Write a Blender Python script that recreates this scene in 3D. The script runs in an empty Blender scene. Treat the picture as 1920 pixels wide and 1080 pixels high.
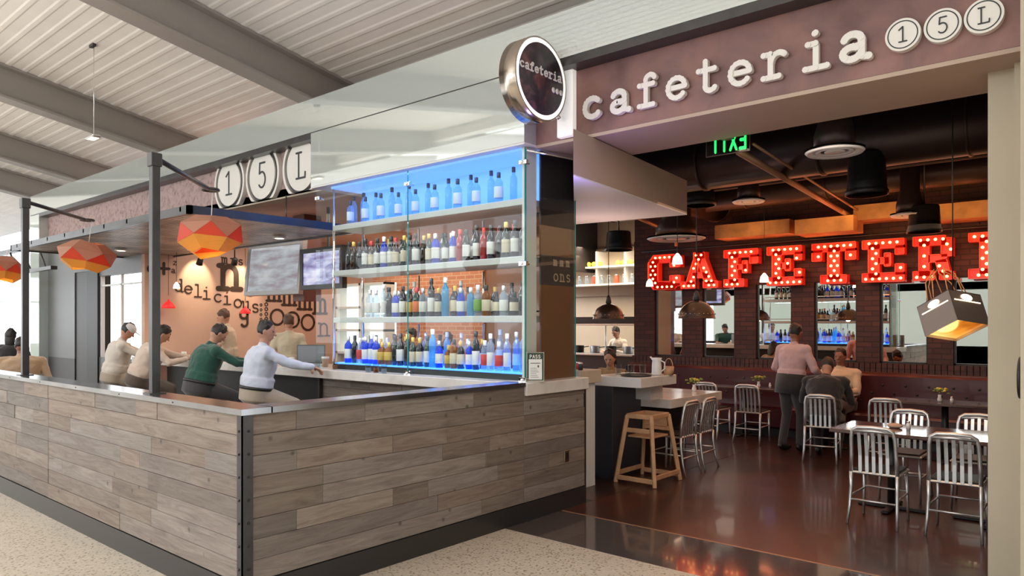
import bpy, math, random
from mathutils import Vector, Matrix
random.seed(7)
SC = bpy.context.scene
COL = SC.collection
PI = math.pi
# ------------------------------------------------------------ camera, world, lights, exposure
CAM_H, FPX, YAW, HOR = 1.75, 1364.0, math.radians(40.62), 608.0
cd = bpy.data.cameras.new('camera'); cam = bpy.data.objects.new('camera', cd); COL.objects.link(cam)
cam.location = (0, 0, CAM_H); cam.rotation_euler = (PI/2, 0, YAW)
cd.sensor_width = 36; cd.lens = 36*FPX/1920; cd.shift_y = (HOR-540)/1920; cd.clip_end = 200; cd.clip_start = .05
SC.camera = cam
SC.view_settings.view_transform = 'Standard'; SC.view_settings.look = 'None'
SC.view_settings.exposure = 0.0; SC.view_settings.gamma = 1; SC.view_settings.use_curve_mapping = False
SC.cycles.max_bounces = 8; SC.cycles.transparent_max_bounces = 24; SC.cycles.caustics_reflective = False
SC.cycles.caustics_refractive = False; SC.cycles.sample_clamp_indirect = 4; SC.cycles.blur_glossy = .05
w = bpy.data.worlds.new('sky'); SC.world = w; w.use_nodes = True
w.node_tree.nodes['Background'].inputs[0].default_value = (.92, .96, 1, 1)
w.node_tree.nodes['Background'].inputs[1].default_value = 4.5

def area(name, loc, size, power, col=(1, 1, 1), rot=(0, 0, 0), spread=PI):
    l = bpy.data.lights.new(name, 'AREA'); l.shape = 'RECTANGLE'; l.size, l.size_y = size
    l.energy = power; l.color = col; l.spread = spread
    o = bpy.data.objects.new(name, l); COL.objects.link(o); o.location = loc; o.rotation_euler = rot
    return o
def point(name, loc, power, col, r=.04, spot=None, rot=(0, 0, 0)):
    l = bpy.data.lights.new(name, 'SPOT' if spot else 'POINT'); l.energy = power; l.color = col; l.shadow_soft_size = r
    if spot: l.spot_size = spot; l.spot_blend = .6
    o = bpy.data.objects.new(name, l); COL.objects.link(o); o.location = loc; o.rotation_euler = rot
    return o
# concourse: daylight from skylights overhead and from the window wall behind the viewer, plus an added upward fill
area('skylight_light', (-11, -2.5, 5.3), (20, 5), 260, (1, .97, .93))
area('window_light', (-12, -9.0, 4.65), (20, 1.8), 420, (.95, .98, 1), (PI/2, 0, 0))
area('ceiling_fill_light', (-7, -1.0, 2.9), (22, 3), 420, (1, .93, .86), (PI, 0, 0))  # upward fill added to brighten the ceiling deck, no fixture
# dining room: warm lamps over the tables, behind the bar
area('dining_lamp_light', (-2.6, 8.6, 3.0), (5, 4), 50, (1, .62, .38))
area('banquette_lamp_light', (-3.0, 10.9, 2.9), (7, .6), 20, (1, .55, .33))
area('portal_lamp_light', (-1.9, 5.75, 3.3), (1.6, .3), 14, (1, .74, .55))
area('duct_uplight', (-2.6, 9.5, 3.05), (6, 2.5), 22, (1, .45, .2), (PI, 0, 0))
area('bar_lamp_light', (-9.6, 6.6, 3.3), (4.5, 1.6), 75, (1, .84, .70))
area('kitchen_lamp_light', (-8.6, 12.9, 3.3), (3, 1.2), 110, (1, .8, .58))
area('back_bar_lamp_light', (-9.8, 8.6, 3.3), (3.4, 1.2), 60, (1, .66, .42))

# ------------------------------------------------------------ pixel of the photograph -> point on a real plane of the place
SA, CA = math.sin(YAW), math.cos(YAW)
def U(px, py, X=None, Y=None, Z=None):
    t = (px-960)/FPX; v = (HOR-py)/FPX
    dx, dy = t*CA-SA, t*SA+CA
    d = X/dx if X is not None else (Y/dy if Y is not None else (Z-CAM_H)/v)
    return Vector((d*dx, d*dy, CAM_H+v*d))
def UX(px, Y): return U(px, 0, Y=Y).x
def UD(px, py, d):
    t = (px-960)/FPX; v = (HOR-py)/FPX
    return Vector((d*(t*CA-SA), d*(t*SA+CA), CAM_H+v*d))

# ------------------------------------------------------------ mesh builder
class MB:
    def __init__(s): s.v = []; s.f = []; s.sm = []
    def add(s, vs, fs, smooth=False, M=None):
        b = len(s.v)
        for p in vs:
            p = Vector(p); s.v.append(tuple(M @ p if M is not None else p))
        for f in fs: s.f.append(tuple(i+b for i in f)); s.sm.append(smooth)
        return s
    def box(s, a, b, M=None, ch=0):
        x0, x1 = sorted((a[0], b[0])); y0, y1 = sorted((a[1], b[1])); z0, z1 = sorted((a[2], b[2]))
        ch = min(ch, (x1-x0)*.49, (y1-y0)*.49, (z1-z0)*.49)
        if ch <= 0:
            vs = [(x, y, z) for z in (z0, z1) for y in (y0, y1) for x in (x0, x1)]
            return s.add(vs, [(0, 2, 3, 1), (4, 5, 7, 6), (0, 1, 5, 4), (2, 6, 7, 3), (0, 4, 6, 2), (1, 3, 7, 5)], M=M)
        # chamfered box
        def ring(i, z): return [(x0+i+ch, y0+i, z), (x1-i-ch, y0+i, z), (x1-i, y0+i+ch, z), (x1-i, y1-i-ch, z), (x1-i-ch, y1-i, z), (x0+i+ch, y1-i, z), (x0+i, y1-i-ch, z), (x0+i, y0+i+ch, z)]
        vs = ring(ch, z0)+ring(0, z0+ch)+ring(0, z1-ch)+ring(ch, z1)
        fs = [tuple(reversed(range(8))), tuple(range(24, 32))]
        for k in range(3):
            for j in range(8): fs.append((k*8+j, k*8+(j+1) % 8, k*8+8+(j+1) % 8, k*8+8+j))
        return s.add(vs, fs, M=M)
    def tube(s, pts, r, n=10, closed=False, M=None, cap=True):
        pts = [Vector(p) for p in pts]; rs = r if isinstance(r, (list, tuple)) else [r]*len(pts)
        N = len(pts); vs = []; up = None
        for i, p in enumerate(pts):
            if closed: t = (pts[(i+1) % N]-pts[i-1])
            else: t = pts[min(i+1, N-1)]-pts[max(i-1, 0)]
            t = t.normalized() if t.length > 1e-9 else Vector((0, 0, 1))
            if up is None:
                up = Vector((0, 0, 1)) if abs(t.z) < .9 else Vector((1, 0, 0))
            a = t.cross(up)
            if a.length < 1e-6: a = t.cross(Vector((0, 1, .1)))
            a.normalize(); b = t.cross(a).normalized(); up = -b
            up = a.cross(t)*-1 if False else (a.cross(t)).normalized()
            for k in range(n):
                an = 2*PI*k/n; vs.append(p+(a*math.cos(an)+up*math.sin(an))*rs[i])
        fs = []
        for i in range(N if closed else N-1):
            j = (i+1) % N
            for k in range(n): fs.append((i*n+k, i*n+(k+1) % n, j*n+(k+1) % n, j*n+k))
        if not closed and cap: fs += [tuple(reversed(range(n))), tuple(range((N-1)*n, N*n))]
        return s.add(vs, fs, True, M)
    def lathe(s, prof, n=20, M=None, sx=1, sy=1):
        vs = []; fs = []
        for r, z in prof:
            for k in range(n): an = 2*PI*k/n; vs.append((r*sx*math.cos(an), r*sy*math.sin(an), z))
        for i in range(len(prof)-1):
            for k in range(n): fs.append((i*n+k, i*n+(k+1) % n, (i+1)*n+(k+1) % n, (i+1)*n+k))
        if prof[0][0] > 1e-5: fs.append(tuple(reversed(range(n))))
        if prof[-1][0] > 1e-5: fs.append(tuple(range((len(prof)-1)*n, len(prof)*n)))
        return s.add(vs, fs, True, M)
    def ell(s, c, r, n=14, m=9, M=None, R=None):
        vs = []; fs = []
        if not isinstance(r, (tuple, list)): r = (r, r, r)
        for i in range(m+1):
            ph = PI*i/m
            for k in range(n):
                an = 2*PI*k/n; p = Vector((r[0]*math.sin(ph)*math.cos(an), r[1]*math.sin(ph)*math.sin(an), -r[2]*math.cos(ph)))
                if R is not None: p = R @ p
                vs.append(p+Vector(c))
        for i in range(m):
            for k in range(n): fs.append((i*n+k, i*n+(k+1) % n, (i+1)*n+(k+1) % n, (i+1)*n+k))
        return s.add(vs, fs, True, M)
    def prism(s, poly, z0, z1, M=None):      # convex or simple polygon in xy, extruded in z
        n = len(poly); vs = [(x, y, z0) for x, y in poly]+[(x, y, z1) for x, y in poly]
        fs = [tuple(reversed(range(n))), tuple(range(n, 2*n))]+[(i, (i+1) % n, n+(i+1) % n, n+i) for i in range(n)]
        return s.add(vs, fs, M=M)
    def cap(s, a, b, r0, r1, n=12):           # closed capsule with round ends
        a, b = Vector(a), Vector(b); t = (b-a)
        if t.length < 1e-5: return s.ell(a, r0)
        t.normalize(); P = [a-t*r0*.98, a-t*r0*.8, a-t*r0*.4, a, b, b+t*r1*.4, b+t*r1*.8, b+t*r1*.98]
        return s.tube(P, [r0*.2, r0*.6, r0*.92, r0, r1, r1*.92, r1*.6, r1*.2], n)
    def loft(s, rings, n=18, M=None):         # rings: (centre, right, forward, rx, ry)
        vs = []; fs = []
        for c, rt, fw, rx, ry in rings:
            for k in range(n): an = 2*PI*k/n; vs.append(Vector(c)+rt*rx*math.cos(an)+fw*ry*math.sin(an))
        L = len(rings)
        for i in range(L-1):
            for k in range(n): fs.append((i*n+k, i*n+(k+1) % n, (i+1)*n+(k+1) % n, (i+1)*n+k))
        fs += [tuple(reversed(range(n))), tuple(range((L-1)*n, L*n))]
        return s.add(vs, fs, True, M)
    def out(s, name, mat, parent=None, kind=None, loc=None, rot=None):
        me = bpy.data.meshes.new(name); me.from_pydata(s.v, [], s.f)
        me.polygons.foreach_set('use_smooth', s.sm); me.materials.append(mat); me.update()
        o = bpy.data.objects.new(name, me); COL.objects.link(o)
        if parent is not None: o.parent = parent
        if kind: o['kind'] = kind
        if loc is not None: o.location = loc
        if rot is not None: o.rotation_euler = rot
        return o
def T(x, y, z): return Matrix.Translation((x, y, z))
def RZ(a): return Matrix.Rotation(a, 4, 'Z')
def RX(a): return Matrix.Rotation(a, 4, 'X')
def RY(a): return Matrix.Rotation(a, 4, 'Y')
def thing(name, label, cat, loc=(0, 0, 0), rz=0, group=None, rot=None):
    o = bpy.data.objects.new(name, None); COL.objects.link(o); o.location = loc
    o.rotation_euler = rot if rot else (0, 0, rz); o.empty_display_size = .1
    o['label'] = label; o['category'] = cat
    if group: o['group'] = group
    return o
def tag(o, label, cat, group=None, kind=None):
    o['label'] = label; o['category'] = cat
    if group: o['group'] = group
    if kind: o['kind'] = kind
    return o
def dup(root, loc, rz=None, label=None, group=None, scale=None):
    def cp(o, par):
        c = o.copy(); COL.objects.link(c)
        if par is not None: c.parent = par
        for ch in list(o.children): cp(ch, c)
        return c
    r = cp(root, None); r.location = loc
    if rz is not None: r.rotation_euler = (0, 0, rz)
    if label: r['label'] = label
    if group: r['group'] = group
    if scale: r.scale = scale
    return r
def struct(name, mb, mat): return mb.out(name, mat, kind='structure')
def sbox(name, a, b, mat, ch=0): return struct(name, MB().box(a, b, ch=ch), mat)
def part(name, a, b, mat, parent, ch=0): return MB().box(a, b, ch=ch).out(name, mat, parent)

# ------------------------------------------------------------ materials
def nt(name):
    m = bpy.data.materials.new(name); m.use_nodes = True; t = m.node_tree
    return m, t, t.nodes['Principled BSDF'], t.nodes, t.links
def mat(name, col, rough=.5, metal=0, coat=0, noise=0, nscale=8, bump=0, bscale=60, emit=None, es=0, spec=.5, trans=0, sheen=0):
    m, t, b, N, L = nt(name)
    c = tuple(col)+(1,)
    b.inputs['Base Color'].default_value = c; b.inputs['Roughness'].default_value = rough; b.inputs['Metallic'].default_value = metal
    b.inputs['Coat Weight'].default_value = coat; b.inputs['Coat Roughness'].default_value = .05; b.inputs['Specular IOR Level'].default_value = spec
    b.inputs['Transmission Weight'].default_value = trans; b.inputs['Sheen Weight'].default_value = sheen
    if emit: b.inputs['Emission Color'].default_value = tuple(emit)+(1,); b.inputs['Emission Strength'].default_value = es
    if noise or bump: tc = N.new('ShaderNodeTexCoord')
    if noise:
        n = N.new('ShaderNodeTexNoise'); n.inputs['Scale'].default_value = nscale; n.inputs['Detail'].default_value = 5
        L.new(tc.outputs['Object'], n.inputs['Vector'])
        r = N.new('ShaderNodeValToRGB'); L.new(n.outputs['Fac'], r.inputs[0]); r.color_ramp.elements[0].position = .3; r.color_ramp.elements[1].position = .7
        r.color_ramp.elements[0].color = tuple(max(0, x*(1-noise)) for x in col)+(1,)
        r.color_ramp.elements[1].color = tuple(min(1, x*(1+noise)) for x in col)+(1,)
        L.new(r.outputs[0], b.inputs['Base Color'])
    if bump:
        n2 = N.new('ShaderNodeTexNoise'); n2.inputs['Scale'].default_value = bscale; L.new(tc.outputs['Object'], n2.inputs['Vector'])
        bp = N.new('ShaderNodeBump'); bp.inputs['Strength'].default_value = bump; bp.inputs['Distance'].default_value = .01
        L.new(n2.outputs['Fac'], bp.inputs['Height']); L.new(bp.outputs[0], b.inputs['Normal'])
    return m
def glow(name, col, s):
    m, t, b, N, L = nt(name)
    b.inputs['Base Color'].default_value = tuple(col)+(1,); b.inputs['Emission Color'].default_value = tuple(col)+(1,); b.inputs['Emission Strength'].default_value = s
    b.inputs['Roughness'].default_value = .4
    return m
def glass(name, tint=(.9, .97, .95), refl=1.0, ior=1.35, body=None, bf=0, rough=0.0):
    m, t, b, N, L = nt(name); N.remove(b); o = N['Material Output']
    tr = N.new('ShaderNodeBsdfTransparent'); tr.inputs[0].default_value = tuple(tint)+(1,)
    gl = N.new('ShaderNodeBsdfGlossy'); gl.inputs['Roughness'].default_value = rough
    fr = N.new('ShaderNodeFresnel'); fr.inputs[0].default_value = ior
    ge = N.new('ShaderNodeNewGeometry'); iv = N.new('ShaderNodeMath'); iv.operation = 'SUBTRACT'; iv.inputs[0].default_value = 1; L.new(ge.outputs['Backfacing'], iv.inputs[1])
    mf = N.new('ShaderNodeMath'); mf.operation = 'MULTIPLY'; L.new(fr.outputs[0], mf.inputs[0]); L.new(iv.outputs[0], mf.inputs[1])
    mx = N.new('ShaderNodeMixShader'); L.new(mf.outputs[0], mx.inputs[0])
    if body:
        df = N.new('ShaderNodeBsdfTranslucent'); df.inputs[0].default_value = tuple(body)+(1,)
        d2 = N.new('ShaderNodeBsdfDiffuse'); d2.inputs[0].default_value = tuple(body)+(1,)
        md = N.new('ShaderNodeMixShader'); md.inputs[0].default_value = .5; L.new(df.outputs[0], md.inputs[1]); L.new(d2.outputs[0], md.inputs[2])
        mb = N.new('ShaderNodeMixShader'); mb.inputs[0].default_value = bf; L.new(tr.outputs[0], mb.inputs[1]); L.new(md.outputs[0], mb.inputs[2])
        L.new(mb.outputs[0], mx.inputs[1])
    else: L.new(tr.outputs[0], mx.inputs[1])
    L.new(gl.outputs[0], mx.inputs[2]); L.new(mx.outputs[0], o.inputs[0])
    return m
def wood_planks(name, axis):
    m, t, b, N, L = nt(name)
    tc = N.new('ShaderNodeTexCoord'); ge = N.new('ShaderNodeNewGeometry')
    off = N.new('ShaderNodeVectorMath'); off.operation = 'MULTIPLY_ADD'
    cmb = N.new('ShaderNodeCombineXYZ')
    for i in range(3): L.new(ge.outputs['Random Per Island'], cmb.inputs[i])
    L.new(cmb.outputs[0], off.inputs[0]); off.inputs[1].default_value = (37, 23, 11); L.new(tc.outputs['Object'], off.inputs[2])
    mp = N.new('ShaderNodeMapping'); mp.inputs['Scale'].default_value = (.9, 6, 9) if axis == 'x' else (6, .9, 9)
    L.new(off.outputs[0], mp.inputs[0])
    n1 = N.new('ShaderNodeTexNoise'); n1.inputs['Scale'].default_value = 2.2; n1.inputs['Detail'].default_value = 9; n1.inputs['Distortion'].default_value = 1.2; n1.inputs['Roughness'].default_value = .65
    L.new(mp.outputs[0], n1.inputs['Vector'])
    n2 = N.new('ShaderNodeTexNoise'); n2.inputs['Scale'].default_value = 14; n2.inputs['Detail'].default_value = 4; L.new(mp.outputs[0], n2.inputs['Vector'])
    r = N.new('ShaderNodeValToRGB'); e = r.color_ramp.elements
    e[0].position = .22; e[0].color = (.13, .092, .072, 1); e[1].position = .8; e[1].color = (.37, .305, .25, 1)
    k = e.new(.45); k.color = (.235, .18, .145, 1); k = e.new(.6); k.color = (.29, .235, .19, 1)
    L.new(n1.outputs['Fac'], r.inputs[0])
    hs = N.new('ShaderNodeHueSaturation')
    mr = N.new('ShaderNodeMapRange'); mr.inputs[3].default_value = .66; mr.inputs[4].default_value = 1.04; L.new(ge.outputs['Random Per Island'], mr.inputs[0]); L.new(mr.outputs[0], hs.inputs['Value'])
    mul = N.new('ShaderNodeMath'); mul.operation = 'MULTIPLY'; mul.inputs[1].default_value = 7.13; L.new(ge.outputs['Random Per Island'], mul.inputs[0])
    fr = N.new('ShaderNodeMath'); fr.operation = 'FRACT'; L.new(mul.outputs[0], fr.inputs[0])
    ms = N.new('ShaderNodeMapRange'); ms.inputs[3].default_value = .7; ms.inputs[4].default_value = 1.15; L.new(fr.outputs[0], ms.inputs[0]); L.new(ms.outputs[0], hs.inputs['Saturation'])
    L.new(r.outputs[0], hs.inputs['Color'])
    # knots / nail holes
    vo = N.new('ShaderNodeTexVoronoi'); vo.inputs['Scale'].default_value = 5; L.new(off.outputs[0], vo.inputs['Vector'])
    kr = N.new('ShaderNodeValToRGB'); kr.color_ramp.elements[0].position = .03; kr.color_ramp.elements[0].color = (.15, .12, .1, 1); kr.color_ramp.elements[1].position = .12; kr.color_ramp.elements[1].color = (1, 1, 1, 1)
    L.new(vo.outputs['Distance'], kr.inputs[0])
    mm = N.new('ShaderNodeMixRGB'); mm.blend_type = 'MULTIPLY'; mm.inputs[0].default_value = .7; L.new(hs.outputs[0], mm.inputs[1]); L.new(kr.outputs[0], mm.inputs[2])
    L.new(mm.outputs[0], b.inputs['Base Color']); b.inputs['Roughness'].default_value = .62
    bp = N.new('ShaderNodeBump'); bp.inputs['Strength'].default_value = .35; bp.inputs['Distance'].default_value = .006; L.new(n2.outputs['Fac'], bp.inputs['Height']); L.new(bp.outputs[0], b.inputs['Normal'])
    return m
def brick_mat(name, c1, c2, mort, axis='xz'):
    m, t, b, N, L = nt(name); tc = N.new('ShaderNodeTexCoord'); sp = N.new('ShaderNodeSeparateXYZ'); L.new(tc.outputs['Object'], sp.inputs[0])
    cb = N.new('ShaderNodeCombineXYZ')
    ad = N.new('ShaderNodeMath'); ad.operation = 'ADD'; L.new(sp.outputs['X'], ad.inputs[0]); L.new(sp.outputs['Y'], ad.inputs[1])
    L.new(ad.outputs[0], cb.inputs[0]); L.new(sp.outputs['Z'], cb.inputs[1])
    br = N.new('ShaderNodeTexBrick'); br.inputs['Scale'].default_value = 1; br.inputs['Brick Width'].default_value = .23; br.inputs['Row Height'].default_value = .078; br.inputs['Mortar Size'].default_value = .008
    br.inputs['Color1'].default_value = tuple(c1)+(1,); br.inputs['Color2'].default_value = tuple(c2)+(1,); br.inputs['Mortar'].default_value = tuple(mort)+(1,)
    L.new(cb.outputs[0], br.inputs['Vector']); L.new(br.outputs['Color'], b.inputs['Base Color'])
    bp = N.new('ShaderNodeBump'); bp.invert = True; bp.inputs['Strength'].default_value = .8; bp.inputs['Distance'].default_value = .01; L.new(br.outputs['Fac'], bp.inputs['Height']); L.new(bp.outputs[0], b.inputs['Normal'])
    b.inputs['Roughness'].default_value = .6
    return m
def speckle(name, base, dots, rough, coat=0, sc=160, th=.18, metal=0):
    m, t, b, N, L = nt(name); tc = N.new('ShaderNodeTexCoord')
    vo = N.new('ShaderNodeTexVoronoi'); vo.inputs['Scale'].default_value = sc*.45; L.new(tc.outputs['Object'], vo.inputs['Vector'])
    v2 = N.new('ShaderNodeTexVoronoi'); v2.inputs['Scale'].default_value = sc; L.new(tc.outputs['Object'], v2.inputs['Vector'])
    n = N.new('ShaderNodeTexNoise'); n.inputs['Scale'].default_value = 1.2; n.inputs['Detail'].default_value = 4; L.new(tc.outputs['Object'], n.inputs['Vector'])
    r = N.new('ShaderNodeValToRGB'); r.color_ramp.elements[0].position = th; r.color_ramp.elements[0].color = tuple(dots)+(1,); r.color_ramp.elements[1].position = th+.1; r.color_ramp.elements[1].color = (1, 1, 1, 1)
    L.new(vo.outputs['Distance'], r.inputs[0])
    hs = N.new('ShaderNodeHueSaturation'); hs.inputs['Color'].default_value = tuple(base)+(1,)
    mr = N.new('ShaderNodeMapRange'); mr.inputs[3].default_value = .68; mr.inputs[4].default_value = 1.25
    ad = N.new('ShaderNodeMath'); ad.operation = 'ADD'; L.new(v2.outputs['Color'], ad.inputs[0]); L.new(n.outputs['Fac'], ad.inputs[1])
    hf = N.new('ShaderNodeMath'); hf.operation = 'MULTIPLY'; hf.inputs[1].default_value = .5; L.new(ad.outputs[0], hf.inputs[0]); L.new(hf.outputs[0], mr.inputs[0])
    L.new(mr.outputs[0], hs.inputs['Value'])
    mm = N.new('ShaderNodeMixRGB'); mm.blend_type = 'MULTIPLY'; mm.inputs[0].default_value = .8; L.new(hs.outputs[0], mm.inputs[1]); L.new(r.outputs[0], mm.inputs[2])
    L.new(mm.outputs[0], b.inputs['Base Color']); b.inputs['Roughness'].default_value = rough; b.inputs['Coat Weight'].default_value = coat; b.inputs['Coat Roughness'].default_value = .03
    return m
def mottled(name, cols, scale, rough, coat=0, det=8, dist=.5, bump=0, metal=0):
    m, t, b, N, L = nt(name); tc = N.new('ShaderNodeTexCoord')
    n = N.new('ShaderNodeTexNoise'); n.inputs['Scale'].default_value = scale; n.inputs['Detail'].default_value = det; n.inputs['Distortion'].default_value = dist; L.new(tc.outputs['Object'], n.inputs['Vector'])
    r = N.new('ShaderNodeValToRGB'); L.new(n.outputs['Fac'], r.inputs[0]); e = r.color_ramp.elements
    e[0].position = .3; e[0].color = tuple(cols[0])+(1,); e[1].position = .7; e[1].color = tuple(cols[-1])+(1,)
    for i, c in enumerate(cols[1:-1]): k = e.new(.3+.4*(i+1)/(len(cols)-1)); k.color = tuple(c)+(1,)
    L.new(r.outputs[0], b.inputs['Base Color']); b.inputs['Roughness'].default_value = rough; b.inputs['Coat Weight'].default_value = coat; b.inputs['Coat Roughness'].default_value = .04; b.inputs['Metallic'].default_value = metal
    if bump:
        n2 = N.new('ShaderNodeTexNoise'); n2.inputs['Scale'].default_value = scale*6; L.new(tc.outputs['Object'], n2.inputs['Vector'])
        bp = N.new('ShaderNodeBump'); bp.inputs['Strength'].default_value = bump; bp.inputs['Distance'].default_value = .01; L.new(n2.outputs['Fac'], bp.inputs['Height']); L.new(bp.outputs[0], b.inputs['Normal'])
    return m
M = dict(
    terrazzo=speckle('terrazzo', (.56, .48, .38), (.34, .28, .22), .38, sc=75, th=.24),
    granite=speckle('dark_granite', (.075, .06, .055), (3, 3, 3), .09, coat=.2, sc=220, th=.1),
    concrete=mottled('stained_concrete', [(.022, .008, .006), (.045, .014, .009), (.105, .026, .012)], .8, .30, coat=.12),
    deck=mat('ceiling_deck', (.80, .77, .73), .55, noise=.05, nscale=1.5),
    beam=mat('beam_paint', (.30, .27, .245), .5),
    fascia=mat('white_back_painted_glass', (.60, .65, .62), .01, .35, coat=1),
    rust=mottled('rust_mauve_panel', [(.14, .066, .058), (.20, .10, .09), (.26, .125, .105), (.30, .16, .14)], 2.2, .5, bump=.15),
    texture=mottled('flecked_mauve_panel', [(.24, .15, .14), (.42, .29, .27), (.47, .33, .31)], 14, .7, det=3, bump=.5),
    steel=mat('dark_steel', (.075, .07, .068), .32, .7, noise=.15, nscale=6),
    steel_cap=mat('blued_steel_cap', (.33, .33, .34), .2, .95, noise=.2, nscale=3),
    kick=mat('black_kick_plate', (.035, .032, .032), .3, .2),
    planks_x=wood_planks('reclaimed_planks_x', 'x'), planks_y=wood_planks('reclaimed_planks_y', 'y'),
    marble=mottled('white_quartz', [(.62, .58, .54), (.74, .70, .66), (.80, .77, .73)], 3, .22, coat=.3),
    white=mat('white_paint', (.78, .77, .74), .5), shelf=mat('white_shelf', (.68, .67, .65), .35),
    cream=mat('cream_plaster', (.56, .47, .36), .7, noise=.04, nscale=3), beige=mat('beige_soffit', (.48, .36, .28), .7, noise=.04, nscale=2),
    pier=mat('sand_pier', (.50, .43, .32), .6, noise=.04, nscale=1.5),
    tan=mat('tan_wall', (.60, .39, .30), .75, noise=.06, nscale=1.8), dark=mat('dark_wall', (.045, .035, .035), .45),
    black=mat('black_paint', (.012, .011, .011), .45), brown=mat('brown_panel', (.22, .10, .05), .25, coat=.5),
    blackc=mat('black_ceiling', (.02, .014, .012), .7), duct=mat('dark_duct', (.05, .032, .028), .4, .5),
    galv=mat('warm_pipe', (.45, .24, .14), .4, .5),
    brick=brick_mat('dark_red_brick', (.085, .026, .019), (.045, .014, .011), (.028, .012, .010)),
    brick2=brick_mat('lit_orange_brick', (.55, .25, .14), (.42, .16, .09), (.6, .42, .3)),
    leather=mat('oxblood_leather', (.065, .010, .012), .3, coat=.3), alu=mat('brushed_aluminium', (.66, .655, .65), .38, .9),
    chrome=mat('chrome', (.85, .85, .85), .08, 1.0), bronze=mat('brushed_bronze', (.50, .43, .36), .22, 1.0),
    letter=mat('ivory_letter', (.80, .76, .70), .45), ink=mat('black_letter', (.02, .02, .02), .5), inkb=mat('brown_letter', (.035, .015, .008), .6),
    redm=mat('red_enamel_glow', (.75, .035, .02), .35, emit=(1, .03, .01), es=.12), redl=mat('red_enamel_rim', (.9, .12, .07), .35),  # letter enamel carries an added faint glow for the bulb light
    bulb=glow('warm_bulb', (1, .56, .20), 4.5), lampglow=glow('lamp_glow', (1, .72, .42), 6), whiteglow=glow('frosted_glass_lit', (1, .83, .66), 3.0),
    blueglow=glow('blue_led', (.05, .22, 1), 3.0), bluepanel=glow('blue_light_panel', (.16, .38, 1), .8),
    greenexit=glow('exit_green', (.02, 1, .15), 1.6), screen=glow('screen_glow', (.62, .68, .78), .9), screen2=glow('blue_screen_glow', (.35, .42, .72), 1.1),
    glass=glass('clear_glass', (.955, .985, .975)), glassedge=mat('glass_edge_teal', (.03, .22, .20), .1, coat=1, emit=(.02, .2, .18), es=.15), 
    wing=glass('drinking_glass', (.88, .9, .9), ior=1.4), mirror=mat('mirror_glass', (.84, .86, .84), .01, 1.0),
    pale=mat('pale_wood', (.52, .29, .15), .45, noise=.15, nscale=9), tabletop=mat('dark_table_top', (.07, .03, .022), .2, coat=.5),
    skin=mat('skin', (.50, .25, .16), .5), skin2=mat('darker_skin', (.28, .12, .07), .5), hairb=mat('dark_hair', (.02, .014, .011), .5),
    hairbr=mat('brown_hair', (.10, .05, .03), .5), green=mat('green_leaf', (.22, .32, .05), .5), yellow=mat('yellow_petals', (.75, .60, .10), .5),
    terwall=mat('pale_terminal_wall', (.46, .50, .47), .6), grey=mat('grey_panel', (.13, .13, .13), .4), dgrey=mat('dark_grey_panel', (.032, .027, .026), .45),
    reddish=mat('red_food', (.6, .08, .04), .5), ceramic=mat('white_ceramic', (.8, .78, .74), .2, coat=.3), rope=mat('orange_rope', (.75, .33, .12), .7),
    amber=glow('amber_glow', (1, .42, .06), 1.6), lampred=glow('red_lamp_shade', (.9, .03, .03), .5),
)
def veneer(name, col, em):
    m, t, b, N, L = nt(name); tc = N.new('ShaderNodeTexCoord'); mp = N.new('ShaderNodeMapping'); mp.inputs['Scale'].default_value = (2, 2, 30); L.new(tc.outputs['Object'], mp.inputs[0])
    n = N.new('ShaderNodeTexNoise'); n.inputs['Scale'].default_value = 5; L.new(mp.outputs[0], n.inputs['Vector'])
    r = N.new('ShaderNodeValToRGB'); r.color_ramp.elements[0].color = tuple(x*.75 for x in col)+(1,); r.color_ramp.elements[1].color = tuple(col)+(1,); L.new(n.outputs['Fac'], r.inputs[0])
    L.new(r.outputs[0], b.inputs['Base Color']); b.inputs['Roughness'].default_value = .45
    tl = N.new('ShaderNodeBsdfTranslucent'); tl.inputs[0].default_value = tuple(em)+(1,)
    mx = N.new('ShaderNodeMixShader'); mx.inputs[0].default_value = .35; L.new(b.outputs[0], mx.inputs[1]); L.new(tl.outputs[0], mx.inputs[2]); L.new(mx.outputs[0], N['Material Output'].inputs[0])
    return m
M['veneer'] = veneer('orange_veneer', (.50, .30, .19), (.7, .16, .05)); M['veneer_y'] = veneer('yellow_veneer', (.85, .50, .10), (1, .6, .1)); M['veneer_r'] = veneer('red_veneer', (.62, .09, .03), (1, .1, .02))
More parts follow.
